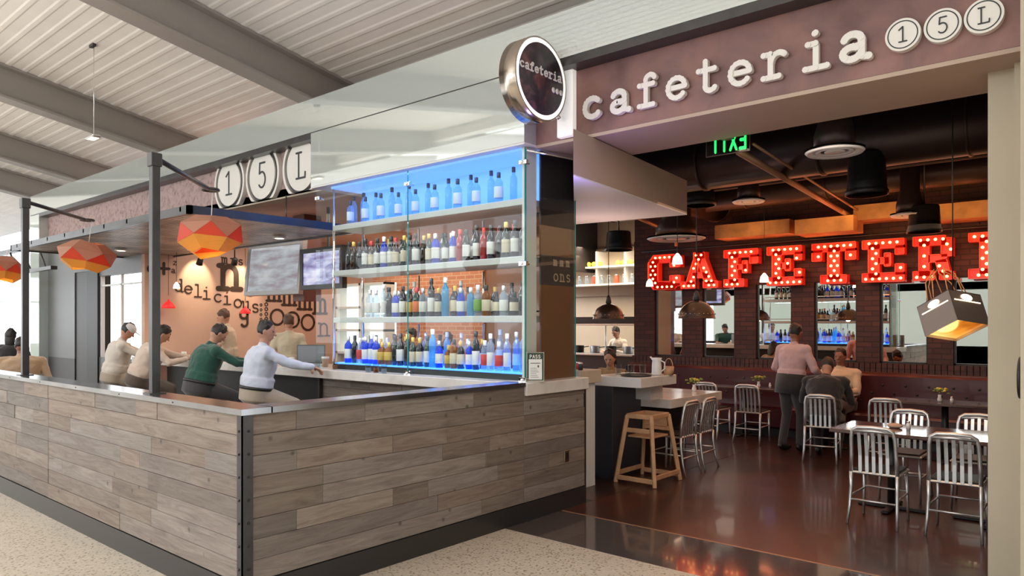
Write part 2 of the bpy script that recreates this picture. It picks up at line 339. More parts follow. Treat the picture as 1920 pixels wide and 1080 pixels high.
# ------------------------------------------------------------ stroke lettering (typewriter face), unit = x-height
def arc(cx, cy, rx, ry, a0, a1, n=14):
    return [(cx+rx*math.cos(math.radians(a0+(a1-a0)*i/n)), cy+ry*math.sin(math.radians(a0+(a1-a0)*i/n))) for i in range(n+1)]
GL = {
 'c': [arc(.5, .5, .42, .42, 45, 318)], 'o': [arc(.5, .5, .42, .44, 0, 360)],
 'e': [[(.12, .53), (.88, .53)]+arc(.5, .5, .40, .42, 5, 318)],
 'a': [arc(.45, .70, .30, .24, 160, 0)+[(.75, .12), (.98, .06)], arc(.42, .27, .30, .22, 60, 330)+[(.75, .2)], [(.48, .48), (.75, .52)]],
 'f': [arc(.66, 1.12, .22, .22, 25, 180)+[(.44, .05)], [(.12, .95), (.80, .95)], [(.12, .05), (.80, .05)]],
 't': [[(.40, 1.3), (.40, .3)]+arc(.62, .28, .22, .2, 180, 330), [(.10, .95), (.80, .95)]],
 'r': [[(.32, .95), (.32, .05)], [(.05, .95), (.32, .95)], [(.05, .05), (.65, .05)], arc(.65, .58, .32, .36, 170, 50)],
 'i': [[(.5, .95), (.5, .05)], [(.22, .95), (.5, .95)], [(.12, .05), (.90, .05)], [(.47, 1.32), (.5, 1.34)]],
 'l': [[(.5, 1.4), (.5, .05)], [(.22, 1.4), (.5, 1.4)], [(.12, .05), (.90, .05)]],
 'd': [[(.80, 1.4), (.80, .05), (.98, .05)], arc(.45, .5, .36, .43, 0, 360), [(.6, 1.4), (.8, 1.4)]],
 'u': [[(.22, .95), (.22, .35)]+arc(.47, .32, .26, .26, 180, 360)+[(.78, .95)], [(.78, .95), (.78, .05), (.98, .05)], [(.05, .95), (.22, .95)], [(.6, .95), (.78, .95)]],
 's': [arc(.5, .73, .30, .22, 30, 250, 10)+arc(.5, .28, .32, .23, 80, -150, 10)],
 'n': [[(.22, .95), (.22, .05)], [(.05, .95), (.22, .95)], [(.02, .05), (.42, .05)], arc(.5, .62, .28, .32, 170, 0)+[(.78, .05)], [(.6, .05), (.98, .05)]],
 'm': [[(.14, .95), (.14, .05)], [(0, .05), (.28, .05)], arc(.33, .7, .19, .25, 170, 0)+[(.52, .05)], arc(.70, .7, .18, .25, 170, 0)+[(.88, .05)], [(.42, .05), (.62, .05)], [(.78, .05), (1, .05)], [(0, .95), (.14, .95)]],
 'h': [[(.22, 1.4), (.22, .05)], [(.02, .05), (.42, .05)], arc(.5, .62, .28, .32, 170, 0)+[(.78, .05)], [(.6, .05), (.98, .05)]],
 'g': [arc(.45, .6, .33, .33, 0, 360), [(.78, .95), (.78, -.1)]+arc(.5, -.1, .28, .3, 0, -150, 8), [(.78, .93), (.98, .93)]],
 'z': [[(.15, .9), (.85, .9), (.15, .08), (.85, .08)]],
 '+': [[(.5, 0), (.5, 1)], [(0, .5), (1, .5)]], '.': [[(.45, .05), (.5, .05)]],
 '1': [[(.18, 1.15), (.5, 1.4), (.5, .05)], [(.18, .05), (.82, .05)]],
 '5': [[(.80, 1.4), (.28, 1.4), (.24, .82)]+arc(.48, .46, .36, .44, 115, -140, 14)],
 'L': [[(.3, 1.4), (.3, .05)], [(.08, 1.4), (.55, 1.4)], [(.08, .05), (.88, .05), (.9, .32)]],
 'E': [[(.12, 0), (.12, 1.4)], [(.12, 1.4), (.85, 1.4)], [(.12, .7), (.75, .7)], [(.12, 0), (.85, 0)]],
 'X': [[(.08, 0), (.92, 1.4)], [(.08, 1.4), (.92, 0)]], 'I': [[(.5, 0), (.5, 1.4)]], 'T': [[(.5, 0), (.5, 1.4)], [(.05, 1.4), (.95, 1.4)]],
 'P': [[(.15, 0), (.15, 1.4), (.6, 1.4), (.85, 1.2), (.85, .85), (.6, .65), (.15, .65)]], 'A': [[(.05, 0), (.5, 1.4), (.95, 0)], [(.22, .5), (.78, .5)]],
 'S': [arc(.5, 1.03, .34, .36, 30, 250, 10)+arc(.5, .38, .36, .37, 80, -150, 10)],
}
GK = [0]
def glyph(mb, ch, M4, size, th, depth=.02, wob=0):
    """strokes of one letter as flat slabs in local xz (x right, z up), slab grows towards -y"""
    for st in GL[ch]:
        P = [Vector((x*size, y*size)) for x, y in st]
        for i in range(len(P)-1):
            a, b = P[i], P[i+1]; d = b-a; GK[0] = (GK[0]+1) % 7; dp = depth+GK[0]*depth*.015
            if d.length < 1e-6: continue
            n = Vector((-d.y, d.x)).normalized()*th/2
            q = [a+n, a-n, b-n, b+n]
            vs = [(p.x, 0, p.y) for p in q]+[(p.x, -dp, p.y) for p in q]
            mb.add(vs, [(0, 1, 2, 3), (7, 6, 5, 4), (0, 4, 5, 1), (1, 5, 6, 2), (2, 6, 7, 3), (3, 7, 4, 0)], M=M4)
        for p in P:
            m = 8; r = th/2*(1+wob); GK[0] = (GK[0]+1) % 7; dp = depth*(1.12+GK[0]*.015)
            vs = [(p.x+r*math.cos(2*PI*k/m), 0, p.y+r*math.sin(2*PI*k/m)) for k in range(m)]
            vs += [(x, -dp, z) for x, _, z in vs]
            mb.add(vs, [tuple(reversed(range(m))), tuple(range(m, 2*m))]+[(k, (k+1) % m, m+(k+1) % m, m+k) for k in range(m)], M=M4)
# ------------------------------------------------------------ concourse shell
YF, YP, ZS, ZJ, ZT = 5.03, 5.20, 3.39, 4.04, 4.44     # fascia plane, sign panel plane, soffit, joint, fascia top
YB = 11.9
struct('floor', MB().box((-34, -10, -.1), (9, 4.69, 0)), M['terrazzo'])
sbox('floor_threshold', (-4.09, 4.69, -.1), (3, 5.5, 0), M['granite'])
sbox('floor_bar', (-34, 4.69, -.1), (-4.09, 15, 0), M['dgrey'])
sbox('floor_dining', (-4.09, 5.5, -.1), (3, 15, 0), M['concrete'])
sbox('floor_dining_west', (-9.5, 6.0, -.098), (-4.09, 15, .002), M['concrete'])
sbox('trim_threshold', (-4.09, 5.49, -.02), (3, 5.505, .003), M['galv'])
# sloping ribbed ceiling deck
tanS = .179; mb = MB(); y = 7.0
def zc(y): return ZT+.45+(5.03-y)*tanS
P = []
while y > -10:
    for dy, dz in ((0, 0), (.02, .007), (.13, .007), (.15, 0)): P.append((y-dy, zc(y-dy)+dz))
    y -= .19
    if abs(y+.9) < .1: P2 = P; P = []; y = -4.2
for P in (P2, P):
    n = len(P); vs = [(-34, a, b) for a, b in P]+[(9, a, b) for a, b in P]
    mb.add(vs, [(i, i+1, n+i+1, n+i) for i in range(n-1)])
    vs = [(x, a, b+.08) for a, b in (P[0], P[-1]) for x in (-34, 9)]; mb.add(vs, [(0, 1, 3, 2)])
struct('ceiling', mb, M['deck'])
for k, px in enumerate((560, 285, 135, 47)):       # sloping I-beams
    x = UX(px, YF)+.13; mb = MB()
    for (dx, z0, z1) in ((.13, -.45, -.42), (.02, -.42, -.03), (.13, -.03, .0)):
        vs = [(x+sx*dx, yy, zc(yy)+zz) for yy in (6.9, -10) for zz in (z0, z1) for sx in (-1, 1)]
        mb.add(vs, [(0, 2, 3, 1), (4, 5, 7, 6), (0, 1, 5, 4), (2, 6, 7, 3), (0, 4, 6, 2), (1, 3, 7, 5)])
    struct('ceiling_beam', mb, M['beam'])
mb = MB()
for i in range(34):
    x = -34+1.3*i
    vs = [(x+sx*.05, yy, zc(yy)+zz) for yy in (-.8, -4.3) for zz in (-.05, .1) for sx in (-1, 1)]
    mb.add(vs, [(0, 2, 3, 1), (4, 5, 7, 6), (0, 1, 5, 4), (2, 6, 7, 3), (0, 4, 6, 2), (1, 3, 7, 5)])
mb.box((-34, -1.0, zc(-1)-.25), (9, -.8, zc(-1)+.15)); mb.box((-34, -4.4, zc(-4.3)-.25), (9, -4.2, zc(-4.3)+.15)); mb.box((-34, -2.6, zc(-2.6)-.05), (9, -2.5, zc(-2.6)+.08))
struct('window_skylight', mb, M['white'])
# wall behind the viewer: piers, clerestory windows
mb = MB(); mb.box((-34, -9.4, 0), (9, -9.1, .9)); mb.box((-34, -9.4, 5.6), (9, -9.1, 7.3)); mb.box((-34, -9.4, 3.1), (9, -9.1, 3.7))
for x in range(-34, 10, 4): mb.box((x-.35, -9.45, 0), (x+.35, -9.05, 7.3))
mb.box((-15.5, -9.4, 0), (5.5, -9.1, 3.4))
struct('wall_south', mb, M['terwall'])
sbox('wall_east', (9, -10, 0), (9.2, 15, 8), M['terwall'])
for i, x in enumerate(range(-34, 9, 4)):
    fr = MB(); fr.box((x+.35, -9.3, 4.6), (x+3.65, -9.2, 4.66)); fr.box((x+1.95, -9.3, 3.7), (x+2.05, -9.2, 5.6))
    struct('window_%d' % (i+2), fr, M['white'])
# far end of the concourse
mb = MB(); mb.box((-33.6, -10, 0), (-33.3, 9, 1.0)); mb.box((-33.6, -10, 3.6), (-33.3, 9, 4.6)); mb.box((-33.6, -10, 5.6), (-33.3, 9, 8.2))
for y in range(-10, 10, 2): mb.box((-33.6, y-.06, 1), (-33.3, y+.06, 5.7))
mb.box((-33.6, -10, 2.6), (-33.4, 9, 2.68))
struct('wall_west', mb, M['terwall'])

# ------------------------------------------------------------ storefront fascia, sign panels, soffits
XL, XR = -17.7, 3.0
XT0, XT1 = -7.48, -4.17                                # bar tower
mb = MB(); mb.box((XL, YF, ZJ), (XR, YF+.14, ZT)); f = tag(mb.out('fascia_band', M['fascia']), 'long band of glossy white glass above both restaurant signs', 'fascia'); f['kind'] = 'structure'
sbox('wall_fascia_lower', (XT0, YF, ZS), (XT1, YF+.16, ZJ-.012), M['fascia'])
sbox('trim_tower_return', (XT1-.02, YF+.16, ZS), (XT1, 5.9, ZJ-.012), M['fascia'])
sbox('trim_fascia_joint', (XL, YF+.004, ZJ-.014), (XR, YF+.13, ZJ-.001), M['steel'])
for a, b, nm in ((XL+.5, XT0, 'west'), (XT1, XR, 'east')):
    sbox('trim_reveal_'+nm, (a, YF+.002, ZJ-.075), (b, YP+.04, ZJ-.0145), M['steel'])  # dark bar for the black metal soffit plus painted shadow above the sign
sbox('wall_sign_west', (XL+.5, YP, ZS), (XT0, YP+.15, ZJ), M['texture'])
sbox('wall_sign_east', (XT1, YP, ZS), (XR, YP+.15, ZJ), M['rust'])
sbox('trim_sign_west_edge', (XL+.5, YP-.012, ZS-.02), (XT0, YP+.15, ZS-.001), M['cream'])
sbox('ceiling_bar_soffit', (-12.6, YP, ZS-.018+.02), (XT0, 9.7, ZS+.1), M['tan'])
sbox('ceiling_portal', (XT1, YP+.002, ZS-.03), (-.2, 6.0, ZS-.001), M['beige'])
sbox('wall_portal_header', (XT1, 5.9, ZS-.001), (3, 6.0, 4.5), M['beige'])
# pier at the right of the opening, door leaf and frame beyond it
sbox('wall_pier', (-.72, 5.52, 0), (-.30, 5.9, ZS-.03), M['pier'])
sbox('wall_pier_face', (-.57, 5.42, 0), (1.0, 5.52, ZS), M['pier'])
x = UX(1906, 5.40)
sbox('trim_pier_edge', (UX(1914, 5.0), 4.98, 0), (UX(1914, 5.0)+.7, 5.42, ZS+.7), M['pier'])
lb = MB().lathe([(.02, -.03), (.19, -.03), (.19, .03), (.02, .03)], 24, M=T(UX(1914, 5.0)-.012, 5.1, 1.40) @ RZ(PI/2) @ RX(PI/2))
p = U(1912, 708, Y=5.38)
tag(MB().lathe([(.005, -.012), (.12, -.012), (.13, 0), (.12, .012), (.005, .012)], 32, M=T(UX(1914, 5.0)-.013, 5.17, U(1910, 708, Y=5.17).z) @ RY(PI/2)).out('round_plaque', M['black']), 'dark round plaque on the sand coloured pier at the right edge', 'plaque')
# bar tower: interior ceiling of the bottle display and back light
sbox('ceiling_tower', (XT0, YF+.002, ZS-.02), (XT1, 5.95, ZS-.001), M['white'])
# west pier of the storefront
sbox('wall_glass_pier', (XL, YF, 0), (XL+.55, YF+.3, ZJ-.02), M['fascia'])
a, b, c = UX(88, 5.2), UX(140, 5.2), UX(186, 5.2)
sbox('wall_pier_upper', (a+.02, YP+.0, 1.08), (b, YP+.2, ZS-.02), M['grey']); sbox('wall_pier_lower', (a+.02, YP, 0), (b, YP+.2, 1.08), M['dgrey'])
sbox('wall_pier_dark', (b, YP+.02, 0), (UX(164, 5.2), YP+.2, 2.75), M['dgrey']); sbox('trim_pier_post', (UX(166, 5.2), YP-.03, 0), (c, YP+.2, 2.75), M['black'])
wx0, wx1 = c, -12.62
fr = MB(); fr.box((wx0, YP, 0), (wx1, YP+.12, 1.15)); fr.box((wx0, YP, 2.63), (wx1, YP+.12, ZS)); fr.box((b, YP, 2.75), (wx0, YP+.12, ZS))
struct('wall_window', fr, M['grey'])
fr = MB(); fr.box((wx0, YP+.03, 2.44), (wx1, YP+.07, 2.47)); fr.box(((wx0+wx1)/2-.02, YP+.03, 1.15), ((wx0+wx1)/2+.02, YP+.07, 2.63)); fr.box((wx0, YP+.02, 1.15), (wx0+.05, YP+.08, 2.63)); fr.box((wx1-.05, YP+.02, 1.15), (wx1, YP+.08, 2.63))
struct('window_1', fr, M['white'])
# side wall of the bar with lettering; back wall with brick
sbox('wall_lettering', (-12.62, YP, 0), (-12.5, 9.7, ZS), M['tan'])
mb = MB(); bx0, bx1 = -12.0, -8.87
mb.box((-12.5, 9.6, 0), (bx0, 9.75, 3.5)); mb.box((bx0, 9.6, 2.92), (bx1, 9.75, 3.5)); struct('wall_back_bar', mb, M['tan'])
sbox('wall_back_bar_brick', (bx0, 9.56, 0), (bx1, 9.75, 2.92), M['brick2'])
sbox('wall_back_bar_east', (bx1, 9.6, 0), (-7.62, 9.75, 3.6), M['brown'])
# lit back window with shelves behind the bar display, left of the brick
wl = thing('wall_display_case', 'bright white backlit shelving case behind the lower left of the bottle display', 'display case', (-10.6, 8.4, 0))
part('back_panel', (-.9, .1, 1.2), (.55, .14, 2.5), glow('case_light', (.95, 1, .97), .75), wl)
for z in (1.2, 1.62, 2.04, 2.46): part('shelf', (-.9, -.12, z), (.55, .1, z+.04), M['white'], wl)
for x in (-.9, -.2, .5): part('upright', (x, -.12, 0), (x+.05, .12, 2.5), M['white'], wl)
# dining room shell
sbox('ceiling_dining', (-9.6, 6.0, 4.45), (3, 15, 4.6), M['blackc'])
sbox('wall_dining_east', (1.6, 5.9, 0), (1.75, 12.1, 4.45), M['dark'])
sbox('wall_kitchen_back', (-12, 14.2, 0), (-6.5, 14.35, 4.45), M['cream'])
sbox('wall_dark_side', (-9.7, 9.8, 2.95), (-9.55, 14.2, 4.45), M['blackc'])
# brick wall with six mirror openings
OP = [(1228, 1280), (1318, 1378), (1418, 1485), (1527, 1607), (1650, 1740), (1788, 1905)]
XO = [(UX(a, YB), UX(b, YB)) for a, b in OP]; xw = UX(1190, YB); z0, z1 = 1.17, 2.41
mb = MB(); mb.box((xw, YB, 0), (1.6, YB+.2, z0)); mb.box((xw, YB, z1), (1.6, YB+.2, 4.45)); prev = xw
for a, b in XO: mb.box((prev, YB-.02, z0), (a, YB+.2, z1)); prev = b
mb.box((prev, YB-.02, z0), (1.6, YB+.2, z1)); mb.box((xw, YB-.02, 2.41), (1.6, YB, 3.3))
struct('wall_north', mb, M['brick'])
# soldier course sill
mb = MB(); x = xw
while x < 1.5: mb.box((x, YB-.09, z0-.13), (x+.068, YB, z0+.0)); x += .078
struct('trim_sill', mb, M['brick'])
names = ['first', 'second', 'third', 'fourth', 'fifth', 'sixth']
for i, (a, b) in enumerate(XO):
    m = thing('wall_mirror', '%s tall mirror from the left set between the dark brick piers' % names[i], 'mirror', ((a+b)/2, YB+.05, z0), group='mirrors in the brick wall')
    w2 = (b-a)/2; part('mirror_glass', (-w2, 0, 0), (w2, .01, z1-z0), M['mirror'], m)
    fr = MB(); fr.box((-w2, -.03, 0), (-w2+.025, 0, z1-z0)); fr.box((w2-.025, -.03, 0), (w2, 0, z1-z0)); fr.box((-w2, -.03, 0), (w2, 0, .025)); fr.out('frame', M['black'], m)
# raised floor behind the bar
sbox('floor_bar_platform', (-12.4, 5.62, 0), (-7.6, 7.5, .24), M['black'])

# ------------------------------------------------------------ plank half walls
def planks(name, x0, x1, face, axis, mt, brk=(), top=1.2):
    mb = MB(); zz = .17; rows = 8; hh = (1.2-.17)/rows
    for r in range(rows):
        a = x0
        cuts = sorted([c for c in brk])+[x1]
        for c in cuts:
            while a < c-1e-4:
                l = random.choice((.35, .55, .8, 1.1, 1.6, 2.1)); e = min(a+l, c)
                if c-e < .25: e = c
                o = random.uniform(0, .007)
                if axis == 'x': mb.box((a+.001, face-o, zz+.001), (e-.001, face+.1, min(top, zz+hh-.0015)), ch=.002)
                else: mb.box((face-.1, a+.001, zz+.001), (face+o, e-.001, min(top, zz+hh-.0015)), ch=.002)
                a = e
        zz += hh
    return mb.out(name, mt)
XC, YC = -4.11, 2.285
hw = thing('half_wall', 'long half wall of reclaimed grey-brown planks facing the concourse', 'wall', (0, 0, 0))
o = planks('planking', -15.5, XC-.02, YC, 'x', M['planks_x'], (-7.53, -11.2)); o.parent = hw
part('kick_plate', (-15.5, YC-.008, 0), (XC-.02, YC+.1, .165), M['kick'], hw)
part('core', (-15.5, YC+.095, 0), (XC-.11, YC+.17, 1.2), M['black'], hw)
part('cap_rail', (-15.5, YC-.02, 1.198), (XC+.02, YC+.19, 1.235), M['steel_cap'], hw)
o = MB(); [o.ell((x, YC-.02, 1.216), (.006, .004, .006), 8, 5) for x in [-14+i*.9 for i in range(11)]]; o.out('bolts', M['black'], hw)
hw2 = thing('half_wall', 'short half wall of warmer brown planks running back to the white ledge', 'wall', (0, 0, 0))
o = planks('planking', YC+.02, 4.955, XC, 'y', M['planks_y']); o.parent = hw2
o = planks('planking', 4.955, 5.88, XC, 'y', M['planks_y'], top=1.113); o.parent = hw2
part('kick_plate', (XC-.1, YC+.02, 0), (XC+.008, 5.89, .165), M['kick'], hw2)
part('core', (XC-.17, YC+.1, 0), (XC-.095, 5.88, 1.1), M['black'], hw2)
part('cap_rail', (XC-.19, YC+.18, 1.198), (XC+.02, 4.955, 1.235), M['steel_cap'], hw2)
part('end_post', (XC-.17, 5.87, 0), (XC+.002, 5.91, 1.12), M['black'], hw2)
part('core_top', (XC-.12, YC+.1, 1.1), (XC-.09, 4.95, 1.199), M['black'], hw2)
cp = thing('corner_post', 'dark bolted steel angle post at the corner of the plank half walls', 'post', (XC, YC, 0))
mb = MB(); mb.box((-.045, -.014, 0), (.014, -.006, 1.197)); mb.box((.006, -.014, 0), (.014, .06, 1.197)); mb.out('angle', M['steel'], cp)
for i in range(8):
    MB().ell((.016, .03, .12+i*.14), (.006, .009, .009), 8, 5).out('bolt', M['black'], cp); MB().ell((-.02, -.016, .12+i*.14), (.008, .006, .008), 8, 5).out('bolt', M['black'], cp)
p = U(1062, 855, X=XC+.008)
so = thing('wall_socket', 'small metal power socket on the plank half wall near its right end', 'socket', p)
part('plate', (-.002, -.036, -.055), (.006, .036, .055), M['bronze'], so, .002); part('outlet', (.005, -.014, -.038), (.009, .014, .038), M['black'], so, .002)

# posts with 45 degree arms and veneer lanterns
def veneer_lamp(root):
    # folded veneer lantern: faceted bands in different colours, open at top and bottom
    def ring(r_, z, off, sx=1.08, sy=.86): return [(r_*sx*math.cos(PI*i/3+off), r_*sy*math.sin(PI*i/3+off), z+.02*math.sin(PI*i/3*2+off)) for i in range(6)]
    A, B, C_, D_ = ring(.15, .155, 0), ring(.285, .055, 0), ring(.27, -.075, PI/6), ring(.14, -.165, PI/6)
    def skin(nm, vs, fs, m):
        o = MB().add(vs, fs).out(nm, m, root); q = o.modifiers.new('t', 'SOLIDIFY'); q.thickness = .005
    skin('upper_band', A+B, [(i, (i+1) % 6, 6+(i+1) % 6, 6+i) for i in range(6)], M['veneer'])
    skin('brown_facets', B+C_, [(i, (i+1) % 6, 6+i) for i in range(6)], M['veneer'])
    skin('red_facets', B+C_, [((i+1) % 6, 6+(i+1) % 6, 6+i) for i in range(6)], M['veneer_r'])
    skin('lower_band', C_+D_, [(i, (i+1) % 6, 6+(i+1) % 6, 6+i) for i in range(6)], M['veneer_y'])
    MB().ell((0, 0, -.02), .05).out('bulb', M['lampglow'], root)
def lamp_post(px, X, ordn, z1=3.02):
    x = X; r = thing('lamp_post', ordn+' slim dark steel lamp post standing on the half wall cap', 'post', (x, YC+.09, 1.235), group='lamp posts on the half wall')
    part('post', (-.03, -.03, 0), (.03, .03, z1-1.235), M['steel'], r, .004)
    part('foot_plate', (-.06, -.06, 0), (.06, .06, .008), M['steel'], r)
    e = Vector((-.84, .83, z1-1.235-.04)); mb = MB(); mb.tube([(0, 0, z1-1.235-.03), e*.5+Vector((0, 0, (z1-1.235-.03)*.5)), e], .02, 6)
    mb.tube([e+Vector((.07*math.cos(a)-.05, .07*math.sin(a)+.05, 0)) for a in [2*PI*i/16 for i in range(16)]], .014, 6, closed=True)
    mb.out('arm', M['steel'], r)
    part('junction', (-.04, -.04, z1-1.235-.10), (.04, .04, z1-1.235), M['steel'], r, .004)
    return Vector((x, YC+.09, 1.235))+e
lamp_at = []
lk = ['right, nearest of the', 'middle of the three', 'far left of the three']
e1 = lamp_post(290, UX(290, YC+.09), 'right hand, nearest'); e2 = lamp_post(47, UX(47, YC+.09), 'left hand, farther')
proto = None
for i, (e, lb) in enumerate(((e1, 'large orange veneer lantern hanging nearest, right of the near lamp post'), (e2, 'orange veneer lantern hanging right of the far left lamp post'), (Vector((-12.5, 3.2, 3.0)), 'orange veneer lantern cut off by the left edge of the photo'))):
    zl = 2.56
    if i == 0:
        r = thing('pendant_lantern', lb, 'lamp', (e.x-.05, e.y+.05, zl), rot=(-.25, -.12, .5), group='orange veneer lanterns'); veneer_lamp(r)
        MB().tube([(0, 0, .14), (0, 0, .45)], .004, 6).out('cord', M['white'], r); proto = r
    else: r = dup(proto, (e.x-.05, e.y+.05, zl), 1.9*i, lb); r.rotation_euler = (.05, .12, 1.25*i)
    point('lantern_light', (e.x-.05, e.y+.05, zl-.05), 7, (1, .5, .2), .05)

# ------------------------------------------------------------ slatted canopy over the bar seats
cn = thing('canopy', 'flat slatted dark metal canopy hanging over the bar seats', 'canopy', (0, 0, 2.9))
x0, x1, y0, y1 = -13.4, XT0+.02, 3.54, 5.72
mb = MB(); mb.box((x0, y0, 0), (x1, y0+.05, .09)); mb.box((x0, y1-.05, 0), (x1, y1, .09)); mb.box((x0, y0, 0), (x0+.05, y1, .09)); mb.box((x1-.05, y0, 0), (x1, y1, .09))
mb.out('frame', M['steel'], cn)
mb = MB(); y = y0+.06
while y < y1-.08: mb.box((x0+.05, y, .02), (x1-.05, y+.045, .032)); y += .06
mb.out('slats', mat('canopy_slats', (.34, .26, .21), .35, .5, noise=.6, nscale=2.5), cn)
mb = MB()
for i in range(9): mb.box((x0+.3+i*.68, y0, .035), (x0+.34+i*.68, y1, .085))
mb.out('cross_bars', M['steel'], cn)
for x in (-12.6, -10.4, -8.2): MB().tube([(x, 5.15, .09), (x, 5.15, ZS-2.9)], .008, 6).out('hanger', M['steel'], cn)
for i, (x, y) in enumerate(((-11.9, 4.6), (-11.0, 5.3), (-9.6, 4.9), (-8.6, 5.3))):
    d = thing('downlight', '%s flush downlight from the left under the slatted canopy' % names[i], 'light', (x, y, 2.885), group='canopy downlights')
    MB().lathe([(.02, 0), (.09, 0), (.09, .02), (.02, .02)], 16).out('trim', M['white'], d); MB().lathe([(.001, -.003), (.06, -.003)], 12).out('lens', M['whiteglow'], d)

# suspended concourse light 
p = U(176, 82, Y=3.42); q = U(160, 266, Y=3.42)
sl = thing('suspended_light', 'small wire hung spotlight below the sloping concourse ceiling', 'light', (p.x, p.y, 0))
MB().tube([(0, 0, q.z+.05), (0, 0, zc(3.42))], .004, 5).out('rod', M['chrome'], sl)
part('housing', (-.17, -.05, q.z), (.10, .05, q.z+.03), M['alu'], sl, .01); part('lens', (-.12, -.04, q.z-.004), (.05, .04, q.z), M['whiteglow'], sl)
part('bracket', (-.10, -.02, zc(3.42)-.03), (.02, .02, zc(3.42)+.01), M['dgrey'], sl)
# dark steel truss at far left
tr = thing('steel_truss', 'dark steel truss by the far windows at the left edge', 'truss', (-16.5, 4.3, 3.1))
mb = MB(); mb.box((-1.6, -.05, .0), (2.6, .05, .07)); mb.box((-1.6, -.05, -.42), (2.6, .05, -.36))
for i in range(5): mb.tube([(-1.4+i*.8, 0, .03), (-1.0+i*.8, 0, -.38)], .015, 6)
mb.out('chords', M['steel'], tr)
# ------------------------------------------------------------ signs
# raised lettering on the right hand sign: one letter = one thing
XPOS = [('c', 1100, 'first letter c'), ('a', 1150, 'first of its two letters a'), ('f', 1200, 'letter f'), ('e', 1254, 'letter e before the t'), ('t', 1311, 'letter t'), ('e', 1370, 'letter e after the t'), ('r', 1434, 'letter r'), ('i', 1508, 'letter i'), ('a', 1578, 'last letter a')]
for ch, px, lb in XPOS:
    x = UX(px, YP); s = .185
    r = thing('sign_letter', 'ivory raised %s of the word cafeteria above the entrance' % lb, 'letter', (x, YP-.012, 3.505), group='raised letters of the entrance sign')
    wd = 1.05 if ch in 'aei' else 1.0
    mb = MB(); glyph(mb, ch, Matrix.Diagonal((1.0, 1, 1, 1)), s, .047 if ch in 'ac' else .040, .035, .08)
    mb.out('letter_face', M['letter'], r)
def roundel(name, label, loc, R, ch, rot, mats=('letter', 'ink'), clip=None, ring=.06, ring_r=.80, dep=.05, grp=None, chs=.9, chth=.07, gap=False):
    r = thing(name, label, 'sign', loc, group=grp, rot=rot)
    def disc(nm, r0, r1, y0, y1, m):
        n = 64; mb = MB()
        ps0 = [(r0*math.cos(2*PI*i/n), r0*math.sin(2*PI*i/n)) for i in range(n)]; ps1 = [(r1*math.cos(2*PI*i/n), r1*math.sin(2*PI*i/n)) for i in range(n)]
        cz = (lambda z: max(z, clip)) if clip is not None else (lambda z: z)
        vs = [(x, y0, cz(z)) for x, z in ps0]+[(x, y0, cz(z)) for x, z in ps1]+[(x, y1, cz(z)) for x, z in ps0]+[(x, y1, cz(z)) for x, z in ps1]
        fs = []
        for i in range(n):
            j = (i+1) % n
            fs += [(i, j, n+j, n+i), (2*n+i, 3*n+i, 3*n+j, 2*n+j), (n+i, n+j, 3*n+j, 3*n+i), (i, 2*n+i, 2*n+j, j)]
        mb.add(vs, fs); return mb.out(nm, m, r)
    if gap:
        disc('disc', .001, R*.76, -dep, -dep*.5, M[mats[0]]); disc('outer_ring', R*.90, R, -dep, 0, M[mats[0]]); disc('inner_ring', R*.77, R*.84, -dep*.7, 0, M[mats[1]])
    else:
        disc('disc', .001, R, -dep, 0, M[mats[0]]); disc('inner_ring', R*ring_r, R*(ring_r+ring), -dep-.003, -dep, M[mats[1]])
    s = R*chs/1.4; mb = MB(); glyph(mb, ch, T(-.48*s, -dep, -.7*s), s, chth*R*1.0, .006); mb.out('numeral', M[mats[1]], r)
    return r
for px, py, ch, nm in ((1696, 72.6, '1', 'numeral 1'), (1770, 57, '5', 'numeral 5'), (1847, 39, 'L', 'letter L')):
    p = U(px, py, Y=YP); roundel('sign_roundel', 'small white roundel with %s above the entrance opening' % nm, (p.x, YP-.001, 3.60), .103, ch, (0, 0, 0), grp='small roundels of the entrance sign', chs=.95)
for px, ch, nm in ((433, '1', 'numeral 1'), (495, '5', 'numeral 5'), (568, 'L', 'letter L')):
    p = U(px, 320, Y=YP-.03); roundel('sign_roundel', 'big white ringed roundel with %s over the bar seats' % nm, (p.x, YP-.001, 3.715), .41, ch, (0, 0, 0), clip=-.32, grp='big roundels over the bar', dep=.06, gap=True, chs=.80, chth=.06)
# round blade sign with bracket box
bs = thing('blade_sign', 'round double sided blade sign with steel rim on a lit bracket', 'sign', (-3.74, 4.74, 0))
zb = U(1013, 147, X=-3.74).z; R = .345
mb = MB(); mb.lathe([(R, -.17), (R, 0), (R-.012, .004), (R-.012, -.174)], 72, M=T(0, 0, zb) @ RY(PI/2)); mb.out('rim', M['bronze'], bs)
MB().lathe([(.001, -.165), (R-.01, -.165), (R-.01, -.002), (.001, -.002)], 72, M=T(0, 0, zb) @ RY(PI/2)).out('lit_ring', glow('sign_ring_white', (1, .96, .90), 1.0), bs)
MB().lathe([(.001, -.0015), (R-.05, -.0015), (R-.05, .003), (.001, .003)], 72, M=T(0, 0, zb) @ RY(PI/2)).out('face', mottled('sign_face_plum', [(.02, .014, .016), (.035, .022, .028), (.17, .06, .06)], 7, .35, dist=1), bs)
mb = MB(); s = .052
for i, ch in enumerate('cafeteria'):
    glyph(mb, ch, T(.0035, -.285+i*.062, zb+.03) @ RZ(PI/2), s, .013, .004)
mb.out('lettering', M['letter'], bs)
for i in range(3): MB().lathe([(.001, .003), (.024, .003), (.024, .006), (.001, .006)], 16, M=T(0, .155+i*.052, zb-.055) @ RY(PI/2)).out('dot', M['letter'], bs)
for z in (zb+.15, zb-.23): MB().tube([(-.08, .28, z), (-.08, .46, z)], .02, 10).out('bracket_arm', M['chrome'], bs)
